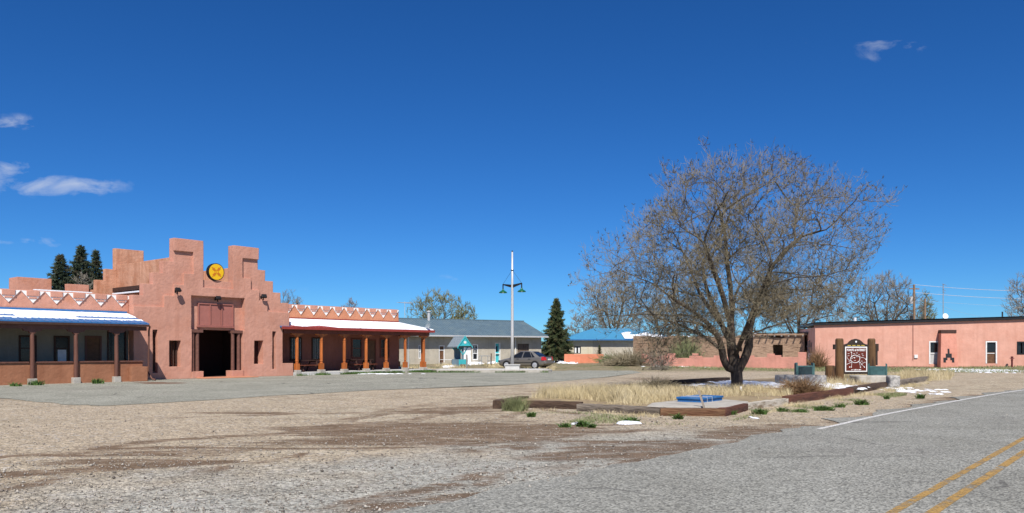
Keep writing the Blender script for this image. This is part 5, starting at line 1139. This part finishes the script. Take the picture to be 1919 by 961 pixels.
snow_patch(1414, 783, 22, 5, 'tiny snow remnant below the whitewashed timber', 0, .1, 7)
snow_patch(1850, 688, 230, 7, 'long snow strip along the foot of the pink building', 0, .1, 8, 120)
snow_patch(1835, 696, 160, 7, 'broken snow strip on the verge before the pink building', 0, -.1, 9, 120)
snow_patch(1380, 689, 340, 3, 'thin snow line along the foot of the garden wall', 0, .15, 10, 150)
snow_patch(1165, 680, 90, 7, 'snow heap beside the brush pile near the coral wall', 0, .0, 11, th=.2)
snow_patch(1058, 684, 40, 6, 'snow heap behind the sedan', 0, -.1, 12, th=.14)
snow_patch(918, 684, 60, 4, 'snow bank before the turquoise door', 0, .15, 13, th=.2)
snow_patch(886, 687, 40, 3, 'snow bank right of the wishing well', 0, .1, 14, th=.16)
snow_patch(841, 690, 26, 2, 'snow left of the wishing well', 0, .1, 15, th=.08)
snow_patch(1700, 687, 60, 3, 'thin snow before the pink building doorway', 0, -.05, 16)
snow_patch(700, 700.5, 240, 2, 'scattered snow crumbs along the porch slab', 0, -.35, 17, 150)
# standing water stain on the asphalt by the facade corner
# ------------------------------------------------------------------ trees
def grow(seed, limbs, targets, step=.28, up=.5, bend=1.3, first=.07):
    """limbs: [(attach_limb_index or None, [points])...]; every target becomes a branch end"""
    rs = random.Random(seed); cap = 60000; P = np.zeros((cap, 3)); D = np.zeros((cap, 3)); par = [-1]*cap; n = 0; paths = []
    for at, pts in limbs:
        pl = catmull3(pts, step); ids = []
        if at is not None:
            j = int(np.argmin(((P[:n]-np.array(pl[0]))**2).sum(1))); ids.append(j); prev = j
        else: prev = -1
        for k, p in enumerate(pl):
            if at is not None and k == 0: continue
            P[n] = p; q = pl[min(k+1, len(pl)-1)]-pl[max(k-1, 0)]; q.normalize(); D[n] = q; par[n] = prev; ids.append(n); prev = n; n += 1
        paths.append((ids, True))
    T = [np.array(t) for t in targets]; rs.shuffle(T); nf = int(len(T)*first); T0 = T[:nf]; T = T[nf:]
    base = P[:n].copy(); T.sort(key=lambda t: ((base-t)**2).sum(1).min()**.5+rs.uniform(0, .6))
    for t in T0+T:
        v = t-P[:n]; d = np.sqrt((v**2).sum(1))+1e-6; ca = (v*D[:n]).sum(1)/d
        cost = d*(1.0+bend*(1-ca))+.25*np.maximum(0, P[:n, 2]-t[2]); j = int(cost.argmin()); L = d[j]
        if L < .12: continue
        p0, p1 = Vector(P[j]), Vector(t); out = (p1-p0).normalized(); m0 = (Vector(D[j])*.4+out*.6)*L; m1 = (out*.8+Vector((0, 0, up*.6)))*L*.7
        k = max(2, int(L/step)); prev = j; ids = [j]
        for i in range(1, k+1):
            s = i/k; h = (2*s**3-3*s**2+1)*p0+(s**3-2*s*s+s)*m0+(-2*s**3+3*s*s)*p1+(s**3-s*s)*m1
            h += Vector((rs.gauss(0, 1), rs.gauss(0, 1), rs.gauss(0, 1)))*.018*min(1, L)
            if n >= cap: break
            P[n] = h; q = h-Vector(P[prev]); q = q.normalized() if q.length > 1e-6 else out; D[n] = q; par[n] = prev; ids.append(n); prev = n; n += 1
        paths.append((ids, False))
    cnt = np.zeros(n); ch = np.zeros(n, int)
    for i in range(n):
        if par[i] >= 0: ch[par[i]] += 1
    for i in range(n-1, -1, -1):
        if ch[i] == 0: cnt[i] = max(cnt[i], 1)
        if par[i] >= 0: cnt[par[i]] += cnt[i]
    return P[:n], D[:n], par, cnt, paths
def catmull3(pts, step):
    pts = [Vector(p) for p in pts]; out = []; Q = [pts[0]*2-pts[1]]+pts+[pts[-1]*2-pts[-2]]
    for i in range(1, len(Q)-2):
        a, b, c, d = Q[i-1:i+3]; n = max(2, int((c-b).length/step))
        for k in range(n):
            t = k/n; out.append(.5*((2*b)+(-a+c)*t+(2*a-5*b+4*c-d)*t*t+(-a+3*b-3*c+d)*t**3))
    out.append(pts[-1]); return out
def sticks(name, A_, B_, ra, rb, m, parent, mid=None):
    """thin three-sided twigs, numpy"""
    A_ = np.asarray(A_, float); B_ = np.asarray(B_, float); n = len(A_); d = B_-A_; L = np.linalg.norm(d, axis=1, keepdims=True)+1e-9; d = d/L
    ref = np.where(np.abs(d[:, 2:3]) < .9, np.array([[0, 0, 1.]]), np.array([[1., 0, 0]])); u = np.cross(d, ref); u /= np.linalg.norm(u, axis=1, keepdims=True)+1e-9; w = np.cross(d, u)
    ra = np.broadcast_to(np.asarray(ra, float), (n,))[:, None]; rb = np.broadcast_to(np.asarray(rb, float), (n,))[:, None]
    rings = []
    for k in range(3):
        a = 2*math.pi*k/3; rings.append(A_+(u*math.cos(a)+w*math.sin(a))*ra)
    for k in range(3):
        a = 2*math.pi*k/3; rings.append(B_+(u*math.cos(a)+w*math.sin(a))*rb)
    V = np.stack(rings, 1).reshape(-1, 3); F0 = np.array([(0, 1, 4, 3), (1, 2, 5, 4), (2, 0, 3, 5)]); F = (F0[None]+6*np.arange(n)[:, None, None]).reshape(-1, 4)
    return npmesh(name, V, F, m, parent)
def make_tree(name, loc, seed, limbs, targets, r_base, r_tip, label, twigs=2.0, twl=(.25, .6), twr=.007, m_trunk='bark', m_br='branch', m_tw='twig', seeds=0, group=None, step=.28, up=.5, droop=0, r_cap=9):
    r = empty(name, loc, 0, label, 'tree', group)
    P, D, par, cnt, paths = grow(seed, limbs, targets, step, up); N_ = cnt.max(); pw = math.log(N_)/math.log(r_base/r_tip); R = np.minimum(r_tip*cnt**(1/pw), r_cap)
    tr, br = MB(), MB()
    for ids, limb in paths:
        rad = [R[i] for i in ids]
        if len(ids) > 1 and not limb or (limb and ids[0] != 0): rad[0] = rad[1]
        big = max(rad) > .05
        (tr if limb else br).tube([P[i] for i in ids], rad, 9 if limb else (6 if big else 4), False)
    tr.build('trunk', M[m_trunk], r, smooth=True, fix=False); tag(br.build('branches', M[m_br], r, smooth=True, fix=False), kind='stuff')
    rs = np.random.RandomState(seed); idx = np.where(cnt <= 4)[0]; k = max(1, int(len(idx)*twigs)); pick = rs.choice(idx, k); p = P[pick]; d = D[pick]
    dirs = d*.7+rs.normal(0, .55, (k, 3))+np.array([0, 0, .35]); dirs /= np.linalg.norm(dirs, axis=1, keepdims=True); ln = twl[0]+(twl[1]-twl[0])*rs.rand(k, 1)
    q = p+dirs*ln*.5; d2 = dirs+np.array([0, 0, .45-droop])+rs.normal(0, .2, (k, 3)); d2 /= np.linalg.norm(d2, axis=1, keepdims=True); e = q+d2*ln*.5
    d3 = d2+rs.normal(0, .7, (k, 3))+np.array([0, 0, .2]); d3 /= np.linalg.norm(d3, axis=1, keepdims=True); e3 = q+d3*ln*.4
    tag(sticks('twigs', np.concatenate([p, q, q]), np.concatenate([q, e, e3]), twr, np.concatenate([np.full(k, twr*.85), np.full(2*k, twr*.5)]), M[m_tw], r), kind='stuff')
    if seeds:
        ends = np.concatenate([e, P[np.where(cnt == 1)[0]]]); ends = ends[(rs.rand(len(ends)) < seeds) & np.array([mnoise.noise(Vector(q_)*.9) > -.12 for q_ in ends])]; c = np.repeat(ends, 4, 0); dd = rs.normal(0, 1, c.shape)+np.array([0, 0, .9]); dd /= np.linalg.norm(dd, axis=1, keepdims=True)
        tag(sticks('bud_clusters', c, c+dd*(.05+.10*rs.rand(len(c), 1)), .009, .004, M['seed'], r), kind='stuff')
    return r
# the big elm in the planter
TY = 30.6; TB = dpt(1381, 725, TY); TS = F_PX/TY
def tz(zx, zy, dy=0): return Vector(((1260+zx/3.695-1381)/TS, dy, EYE+(HOR-(480+zy/3.695))/TS-TB.z))
limbs = [(None, [Vector((0, 0, -.15)), tz(450, 860), tz(445, 770, .05), tz(425, 660, .1), tz(410, 540, .1), tz(425, 380, .2), tz(418, 200, .3), tz(405, 20, .5), tz(395, -180, .6)]),
         (0, [tz(440, 790), tz(385, 775, -.1), tz(345, 705, -.2), tz(318, 600, -.35), tz(250, 500, -.6), tz(110, 390, -.9), tz(-20, 320, -1.2), tz(-150, 230, -1.4)]),
         (0, [tz(450, 800), tz(490, 720, -.15), tz(522, 620, -.2), tz(530, 490, -.2), tz(570, 340, -.3), tz(640, 180, -.2), tz(705, 60, 0), tz(800, -60, .2), tz(920, -160, .3)]),
         (0, [tz(415, 560), tz(345, 450, .4), tz(240, 270, .8), tz(185, 120, 1.0), tz(130, -40, 1.2)]),
         (0, [tz(405, 480), tz(330, 270, -.4), tz(250, 110, -.8), tz(170, -60, -1.2)]),
         (0, [tz(425, 360), tz(480, 220, .5), tz(590, 120, 1.0), tz(700, 20, 1.6)]),
         (2, [tz(525, 600), tz(600, 430, .9), tz(700, 300, 1.8), tz(830, 190, 2.6)]),
         (1, [tz(330, 640), tz(270, 560, .9), tz(130, 470, 1.8), tz(-40, 400, 2.6)]),
         (1, [tz(250, 500), tz(120, 470, -1.2), tz(-60, 470, -2.0), tz(-220, 560, -2.4), tz(-330, 680, -2.5)]),
         (0, [tz(430, 700), tz(460, 520, -.9), tz(500, 300, -1.8), tz(540, 100, -2.6)]),
         (0, [tz(420, 640), tz(380, 420, 1.2), tz(340, 200, 2.2), tz(330, 0, 2.8)])]
def env_main():
    rs = random.Random(11); out = []
    Lr = [(-60, 4.2), (-45, 4.7), (-25, 5.2), (0, 5.9), (12, 6.0), (30, 5.5), (48, 4.9), (65, 4.7), (90, 4.55)]; Rr = [(-60, 1.5), (-45, 2.3), (-20, 3.9), (5, 5.5), (22, 6.7), (45, 6.1), (62, 5.1), (90, 4.55)]
    def ip(t, e):
        for (a, x), (b, y) in zip(t, t[1:]):
            if a <= e <= b: return x+(y-x)*(e-a)/(b-a)
        return t[0][1] if e < t[0][0] else t[-1][1]
    c = Vector((0, 0, 4.0-TB.z))
    while len(out) < 4800:
        a = rs.uniform(0, 2*math.pi); s = rs.uniform(-.75, 1); e = math.degrees(math.asin(s))
        w = (math.cos(a)+1)/2; R = ip(Lr, e)*(1-w)+ip(Rr, e)*w; R *= .92+.30*mnoise.noise(Vector((math.cos(a)*1.7, math.sin(a)*1.7, s*2.2+.6)))
        r = R*(rs.random()**.42); p = c+Vector((math.cos(a)*math.cos(math.radians(e))*r, math.sin(a)*math.cos(math.radians(e))*r*.9, s*r))
        hd = math.hypot(p.x, p.y)
        if p.z < .75 or (p.z < 2.6 and (hd < 1.2 or p.x > 1.6 or (p.x > -1.5 and rs.random() < .5))): continue
        if e < -20 and p.x > -1 and rs.random() < .6: continue
        if mnoise.noise(p*.6+Vector((3, 1, 7))) < -.12: continue
        out.append(p)
    return out
make_tree('elm_tree', TB, 5, limbs, env_main(), .34, .0040, 'big bare spreading elm tree growing in the timber edged planter', 2.2, (.2, .6), .0046, seeds=.30, r_cap=.225)
def vase(h, w, n, seed, lean=0, base=.22, low=.25):
    """generic bare deciduous tree: limbs and targets"""
    rs = random.Random(seed); L = [(None, [Vector((0, 0, -.2)), Vector((.02*h*lean, 0, h*.1)), Vector((.03*h*lean, 0, h*base))])]; top = L[0][1][-1]
    for k in range(6):
        a = k*1.05+rs.uniform(-.3, .3); sp = w*.5*(.55 if k % 2 else .8); L.append((0, [top-Vector((0, 0, .03*h*(k % 3))), top+Vector((math.cos(a)*sp*.35, math.sin(a)*sp*.35, h*.18)), top+Vector((math.cos(a)*sp*.7, math.sin(a)*sp*.7, h*.42))]))
    T = []
    while len(T) < n:
        x, y, z = rs.uniform(-1, 1), rs.uniform(-1, 1), rs.uniform(-1, 1); q = x*x+y*y+z*z
        if q > 1 or q < .08: continue
        zz = h*(low+(1-low)*.5)+z*h*(1-low)*.5; wz = w/2*(.72+.28*math.sin(math.pi*min(1, max(0, (zz/h-low)/(1-low))*.85+.1)))
        p = Vector((x*wz, y*wz, zz))
        if mnoise.noise(p*(2.6/w*1.6)+Vector((seed, 0, 0))) < -.2: continue
        T.append(p)
    return L, T
def far_tree(px, pyb, pyt, wpx, Y, seed, label, n=420, m='twig_far', twr=.014, name='bare_tree', twigs=2.2, **kw):
    p = dpt(px, pyb, Y); z0 = gz(p.x, p.y); h = dpt(px, pyt, Y).z-z0; w = wpx/F_PX*Y; L, T = vase(h, w, n, seed, **kw)
    make_tree(name, (p.x, p.y, z0), seed, L, T, h*.028, .014, label, twigs, (.3*h/8, .75*h/8), twr, 'branch', 'branch', m, group='bare trees beyond the buildings', step=.5)
far_tree(822, 690, 543, 122, 112, 21, 'round crowned budding tree rising behind the slate roof beside the stove pipe', 520, 'twig_bud', .022, low=.2)
far_tree(876, 690, 566, 44, 108, 22, 'small budding tree rising behind the slate roof right of the round crowned tree', 220, 'twig_bud', .02)
far_tree(1150, 690, 508, 160, 104, 23, 'large grey bare tree behind the blue roofed house', 700, 'twig_far', .018, low=.15)
far_tree(1245, 690, 540, 120, 110, 24, 'grey bare tree between blue roofed house and ruin', 420, 'twig_far', .018)
far_tree(1497, 690, 505, 165, 92, 25, 'bare tree with fanned branches standing behind the ruin', 620, 'twig_far', .016, low=.22)
far_tree(1655, 690, 512, 150, 96, 26, 'bare tree with dense fanned crown behind the pink building', 620, 'twig_far', .017, low=.22)
far_tree(1737, 690, 548, 34, 100, 27, 'small bare tree beside the utility poles behind the pink building', 160, 'twig_bud', .02)
far_tree(1960, 690, 500, 150, 74, 28, 'bare tree whose twigs reach over the pink building end', 420, 'twig_far', .014)
far_tree(545, 690, 538, 50, 84, 29, 'thin bare treetop behind the facade shoulder next to the columned porch', 110, 'twig_far', .016)
far_tree(655, 690, 560, 40, 92, 30, 'thin reddish bare treetop behind the zigzag parapet', 130, 'dry_bush', .018)
far_tree(158, 690, 512, 60, 66, 31, 'low grey bare tree in front of the three spruces', 200, 'twig_far', .014)
far_tree(1385, 690, 600, 200, 118, 32, 'distant low bare tree seen through the elm', 320, 'twig_far', .02)
far_tree(1090, 690, 590, 60, 116, 33, 'distant bare tree beside the blue roof peak', 200, 'twig_far', .02)
far_tree(1575, 690, 585, 60, 120, 34, 'distant bare tree between the two fanned crowns', 200, 'twig_far', .02)
def conifer(px, pyb, pyt, wpx, Y, seed, label, m='needle', group='spruces around the buildings', dens=1.0, low=.06):
    p = dpt(px, pyb, Y); z0 = gz(p.x, p.y); h = dpt(px, pyt, Y).z-z0; w = wpx/F_PX*Y/2; rs = np.random.RandomState(seed)
    r = empty('spruce_tree', (p.x, p.y, z0), 0, label, 'tree', group); MB().tube([(0, 0, -.1), (0, 0, h*.5), (0, 0, h*.98)], [h*.02, h*.012, .01], 8).build('trunk', M['bark'], r)
    A0, B0, NA, NB = [], [], [], []; nb = int(150*dens)
    for i in range(nb):
        u = (i+.5)/nb; z = h*(low+(1-low-.02)*u); a = i*2.39996+rs.uniform(-.3, .3); L = w*(1-u)**.92*(.5+.65*rs.rand())+.03*w
        if rs.rand() < .08: L *= 1.25
        tip = np.array([math.cos(a)*L, math.sin(a)*L, z-L*.10+L*.16*u]); s0 = np.array([0, 0, z+L*.06]); A0.append(s0); B0.append(tip)
        k = int(22+60*L*dens)
        for _ in range(k):
            f = .12+.9*rs.rand(); q = s0+(tip-s0)*f; q = q+rs.normal(0, 1, 3)*np.array([.07, .07, .05])*(.5+L*.5); d = (tip-s0)/np.linalg.norm(tip-s0)+rs.normal(0, .55, 3)+np.array([0, 0, .15]); d /= np.linalg.norm(d); NA.append(q); NB.append(q+d*(.10+.16*rs.rand())*min(1.3, h/7))
    sticks('boughs', A0, B0, .03, .008, M['bark'], r)['kind'] = 'stuff'; tag(sticks('needles', NA, NB, .028*min(1.3, h/7), .010, M[m], r), kind='stuff')
conifer(1043, 692, 558, 72, 86, 3, 'dark green pointed spruce between grey house and coral wall', dens=1.7)
conifer(1124, 676, 646, 20, 87, 4, 'small dark young spruce at the end of the coral wall', dens=.5)
conifer(113, 690, 474, 130, 76, 5, 'dark spruce', 'needle_blue', dens=1.3)
conifer(152, 690, 457, 136, 78, 6, 'tallest of the three dark spruces behind the parapet over the blue porch', 'needle_blue', dens=1.4)
conifer(180, 690, 465, 96, 82, 7, 'slim dark spruce between its taller neighbour and the rear stepped wall', 'needle_blue', dens=1.2)
bpy.data.objects['spruce_tree.002']['label'] = 'dark spruce behind the blue porch parapet, farthest of three from the stepped wall'

# ------------------------------------------------------------------ grass, weeds, brush
def blades(name, pts, hmin, hmax, wd, m, parent=None, lean=.25, seed=0, clump=0):
    rs = np.random.RandomState(seed); P = np.asarray(pts, float); n = len(P); a = rs.rand(n)*6.283; h = (hmin+(hmax-hmin)*rs.rand(n)**1.3)[:, None]; ld = rs.normal(0, lean, (n, 2))
    ux = np.stack([np.cos(a), np.sin(a), np.zeros(n)], 1)*wd/2; mid = P+np.concatenate([ld*h*.35, h*.6], 1); tip = P+np.concatenate([ld*h*1.1, h*.98], 1)
    V = np.stack([P-ux, P+ux, mid+ux*.8, mid-ux*.8, tip+ux*.15, tip-ux*.15], 1).reshape(-1, 3); F0 = np.array([(0, 1, 2, 3), (3, 2, 4, 5)]); F = (F0[None]+6*np.arange(n)[:, None, None]).reshape(-1, 4)
    return npmesh(name, V, F, m, parent)
def poly_pts(poly, n, seed, dens=None, z=SZ):
    rs = random.Random(seed); xs = [p[0] for p in poly]; ys = [p[1] for p in poly]; out = []; tries = 0
    while len(out) < n and tries < n*60:
        tries += 1; x, y = rs.uniform(min(xs), max(xs)), rs.uniform(min(ys), max(ys))
        if not in_poly(x, y, poly): continue
        if dens and rs.random() > dens(x, y): continue
        out.append((x, y, (z if z is not None else gz(x, y))-.02))
    return out
gp = lambda l, z=0: [gpt(a, b, z).xy[:] for a, b in l]
HP = gp([(1225, 772), (1370, 772), (1410, 760), (1385, 747), (1265, 747)], .2)
def dn(sc, th, amp=2.5): return lambda x, y: 0 if in_poly(x, y, HP) else max(0, min(1, (mnoise.noise(Vector((x*sc, y*sc, 2)))+.5-th)*amp))
straw = gp([(992, 757), (1090, 763), (1210, 771), (1225, 765), (1262, 760), (1290, 757), (1380, 757), (1425, 757), (1480, 750), (1500, 741), (1420, 735), (1330, 735), (1240, 736), (1130, 740), (1010, 752)], 0)
g1 = poly_pts(straw, 14000, 1, dn(.8, .3)); tall = gp([(1000, 756), (1095, 761), (1205, 766), (1200, 746), (1020, 750)], 0); g1b = poly_pts(tall, 7000, 2, dn(1.1, .25))
tag(blades('straw_grass', g1, .08, .30, .010, M['straw'], lean=.35, seed=1), 'pale straw coloured dry grass in the planter', 'grass', kind='stuff')
tag(blades('straw_grass', g1b, .15, .5, .009, M['straw'], lean=.28, seed=2), 'taller dry straw grass behind the dark timbers', 'grass', kind='stuff')
fr = gp([(945, 770), (1085, 775), (1240, 788), (1370, 786), (1500, 765), (1620, 745), (1740, 722), (1745, 713), (1600, 738), (1480, 757), (1365, 778), (1240, 779), (1085, 768)], 0)
tag(blades('verge_grass', poly_pts(fr, 4200, 3, dn(.9, .42), None), .03, .14, .010, M['straw'], lean=.5, seed=3), 'sparse dry grass along the outer foot of the timbers', 'grass', kind='stuff')
fr2 = gp([(960, 775), (1090, 800), (1300, 795), (1500, 775), (1700, 740), (1700, 728), (1480, 762), (1365, 782), (1240, 785), (1085, 772)], 0)
tag(blades('verge_weeds', poly_pts(fr2, 5000, 4, dn(.7, .5, 4), None), .02, .09, .014, M['sage'], lean=.7, seed=4), 'low greenish grass between timbers and gravel', 'grass', kind='stuff')
bed = gp([(1430, 755), (1490, 748), (1560, 738), (1690, 716), (1740, 707), (1700, 705), (1560, 709), (1480, 728)], 0)
tag(blades('bed_grass', poly_pts(bed, 6500, 5, dn(.7, .35, 3)), .06, .34, .010, M['straw'], lean=.3, seed=5), 'dry grass around the stones and sign posts', 'grass', kind='stuff')
vg = [(24, 58), (52, 52), (52, 66), (40, 67), (26, 69.5), (13, 70.5), (12, 67)]
tag(blades('far_verge_grass', poly_pts(vg, 16000, 6, lambda x, y: max(0, min(1, (mnoise.noise(Vector((x*.25, y*.5, 2)))+.3)*2.5)), None), .05, .2, .03, M['sage'], lean=.5, seed=6), 'faded winter grass before the pink building', 'grass', kind='stuff')
vg2 = [(26, 46), (33, 48), (33, 54), (25, 52)]
tag(blades('far_straw', poly_pts([gpt(a, b)[:2] for a, b in ((1690, 716), (1780, 712), (1790, 704), (1690, 703))], 5000, 16, dn(.4, .2, 3), None), .1, .55, .014, M['straw'], lean=.3, seed=16), 'straw grass beyond the last timber', 'grass', kind='stuff')
yd = [(-9.5, 61.8), (3, 61.8), (4, 68), (1, 80), (-7, 74), (-9.5, 68)]
tag(blades('yard_weeds', poly_pts(yd, 5000, 7, lambda x, y: max(0, min(1, (mnoise.noise(Vector((x*.5, y*.4, 2)))+.1)*2.5)), None), .05, .3, .025, M['straw'], lean=.4, seed=7), 'dry weeds in the yard of the grey house', 'grass', kind='stuff')
def pw_(q, t): p = A.w(q, t, 0); return (p.x, p.y)
ps = [pw_(10.0, -.75), pw_(22.6, -.85), pw_(22.6, -.2), pw_(10.0, -.2)]
tag(blades('porch_weeds', poly_pts(ps, 3800, 8, lambda x, y: max(0, min(1, (mnoise.noise(Vector((x*.9, y*.9, 2)))+.15)*2.5)), None), .05, .22, .03, M['weed'], lean=.6, seed=8), 'green weeds along the foot of the porch slab', 'weeds', kind='stuff')
isl = [(-6, 56.7), (-2.5, 56.9), (2.6, 57.0), (2.6, 57.25), (-5, 57.3), (-7.5, 58.5)]
tag(blades('kerb_weeds', poly_pts(isl, 2200, 9, lambda x, y: max(0, min(1, (mnoise.noise(Vector((x*.9, y*.9, 5)))+.2)*2.5)), None), .04, .2, .03, M['weed'], lean=.6, seed=9), 'green weeds along the island kerb', 'weeds', kind='stuff')
def clump(name, px, py, r, h, n, m, label, cat, z=0, seed=0, lean=.6, wd=.02, flat=1.0):
    p = gpt(px, py, z); rs = random.Random(seed+int(px)); pts = []
    for _ in range(n):
        a = rs.uniform(0, 6.283); q = r*math.sqrt(rs.random())*(.75+.35*math.sin(a*3+px)); pts.append((math.cos(a)*q*1.4, math.sin(a)*q*.8, -.01))
    o = blades(name, pts, h*.35, h, wd, M[m], None, lean, seed+int(px)); o.location = (p.x, p.y, (gz(p.x, p.y) if z == 0 else z)); tag(o, label, cat, 'green weeds on open ground' if name == 'green_weed' else None); return o
clump('grass_tuft', 967, 770, .26, .46, 900, 'sage', 'bleached green bunch grass tuft against the short dark timber', 'grass tuft', lean=.42, wd=.009)
W = [(1060, 800, .2, 'leafy green weed below the dark cracked timber'), (1092, 799, .12, 'small green weed beside the snow remnant under the grey timber'), (1182, 790, .15, 'green weed at the snow edge below the grey split timber'),
     (1272, 785, .14, 'green weed below the orange brown timber'), (1372, 777, .12, 'bright green weed at the slab corner timber'), (1425, 776, .14, 'green weed below the whitewashed timber'), (1466, 771, .15, 'green weed near the end of the whitewashed timber'),
     (1500, 772, .2, 'broad green weed patch by the highway gravel below the long reddish timber'), (1542, 769, .2, 'second broad green weed patch by the highway gravel'), (1575, 763, .18, 'green weed between the broad patches and the snow'), (1616, 758, .17, 'green weed at the edge of the roadside gravel'),
     (1662, 747, .16, 'green weed at the edge of the broken snow'), (1725, 746, .12, 'lone green weed on the roadside gravel'), (996, 781, .08, 'tiny green weed on the earth before the dark cracked timber'), (1110, 801, .1, 'low green weed beside the leafy one under the dark timber')]
for k, (px, py, r, lb) in enumerate(W): clump('green_weed', px, py, r*(.5+.6*((k*37) % 11)/11), .11+.09*((k*53) % 7)/7, 90+int(900*r*((k*37) % 11)/11), 'weed', lb, 'weed', seed=k*7, lean=.8, wd=.03)
clump('green_weed', 183, 719, .22, .3, 160, 'weed', 'green weed at the foot of the brown porch wall between two posts', 'weed', seed=80, wd=.04)
clump('green_weed', 68, 722, .28, .28, 160, 'weed', 'green weed at a concrete post base of the blue roofed porch', 'weed', seed=81, wd=.04)
clump('green_weed', 30, 724, .2, .22, 90, 'weed', 'small green weed at the brown porch wall away from the posts', 'weed', seed=82, wd=.04)
def brush(px, py, r, h, n, label, z=.15, m='dry_bush', seed=0, Y=None, wd=.008, cat='bush', name='dry_bush'):
    p = gpt(px, py, z) if Y is None else Vector((dpt(px, py, Y).x, Y, gz(dpt(px, py, Y).x, Y))); rs = np.random.RandomState(seed); b = rs.normal(0, r*.25, (n, 3)); b[:, 2] = 0
    d = rs.normal(0, 1, (n, 3)); d[:, 2] = np.abs(d[:, 2])*.8+.15; d /= np.linalg.norm(d, axis=1, keepdims=True); q = b+d*np.array([r, r, h])*(.45+.3*rs.rand(n, 1)); d2 = d+rs.normal(0, .5, (n, 3)); e = q+d2*np.array([r, r, h])*.4; e[:, 2] = np.maximum(e[:, 2], .01)
    o = sticks(name, np.concatenate([b, q]), np.concatenate([q, e]), wd, np.concatenate([np.full(n, wd*.8), np.full(n, wd*.4)]), M[m], None); o.location = (p.x, p.y, p.z-.02); tag(o, label, cat)
brush(1500, 737, .62, .5, 900, 'tangled dry brown bush at the end of the whitewashed timber', seed=1)
brush(1231, 730, .7, .45, 500, 'grey dry brush behind the straw grass near the old log', m='twig', seed=2)
brush(1180, 684, 2.2, 1.3, 900, 'heap of grey brush beside the salmon garden wall', Y=73, m='twig', seed=3, wd=.02)
brush(1235, 690, 1.3, 2.2, 130, 'leafless brown shrub before the left part of the garden wall', Y=64.5, m='twig_far', seed=4, wd=.012)
brush(1284, 690, 1.3, 2.4, 900, 'grey green sagebrush peeping over the garden wall', Y=73.5, m='sage', seed=5, wd=.02)
brush(1531, 690, .9, 1.5, 500, 'rusty tumbleweed at the corner of the pink building', Y=69.2, m='dry_bush', seed=6, wd=.014)
brush(1150, 676, 1.4, .9, 500, 'low green shrub near the end of the coral wall', Y=80, m='weed', seed=7, wd=.03)

# ------------------------------------------------------------------ utility poles and wires
def upole(px, pyt, Y, label, cross=False):
    p = dpt(px, 690, Y); z0 = gz(p.x, p.y); h = dpt(px, pyt, Y).z-z0; r = empty('utility_pole', (p.x, p.y, z0), .3, label, 'utility pole', 'utility poles behind the pink building')
    MB().tube([(0, 0, -.2), (0, 0, h)], [.17, .12], 10).build('pole', M['pole_wood'], r)
    if cross:
        MB().tube([(-.32, .1, h-1.4), (-.32, .1, h-2.2)], .2, 12).build('transformer', M['steel'], r); MB().box(-.7, .7, -.06, .06, h-.55, h-.43).build('crossarm', M['pole_wood'], r)
    return Vector((p.x, p.y, z0+h))
t1 = upole(1713.5, 533, 92, 'taller wooden utility pole with grey transformer behind the pink building', True); t2 = upole(1734, 560, 98, 'shorter plain wooden utility pole behind the pink building')
def wire(a, b, sag, label, r=.012):
    n = 16; pts = [a.lerp(b, k/n)-Vector((0, 0, 4*sag*(k/n)*(1-k/n))) for k in range(n+1)]; o = MB().tube(pts, r, 5).build('power_line', M['wire']); tag(o, label, 'power line', 'power lines to the utility pole')
wire(t1, dpt(2050, 545, 80), .3, 'upper pale power line running from the taller utility pole', .022); wire(t1-Vector((0, 0, .9)), dpt(2050, 561, 80), .25, 'lower pale power line running from the taller utility pole', .022)
wire(t1-Vector((0, 0, 1.8)), dpt(2050, 581, 80), .1, 'thin service wire from the taller utility pole above the pink roof', .008); wire(t2, dpt(1860, 597, 75), .3, 'thin wire dropping from the shorter utility pole to the pink roof', .008)
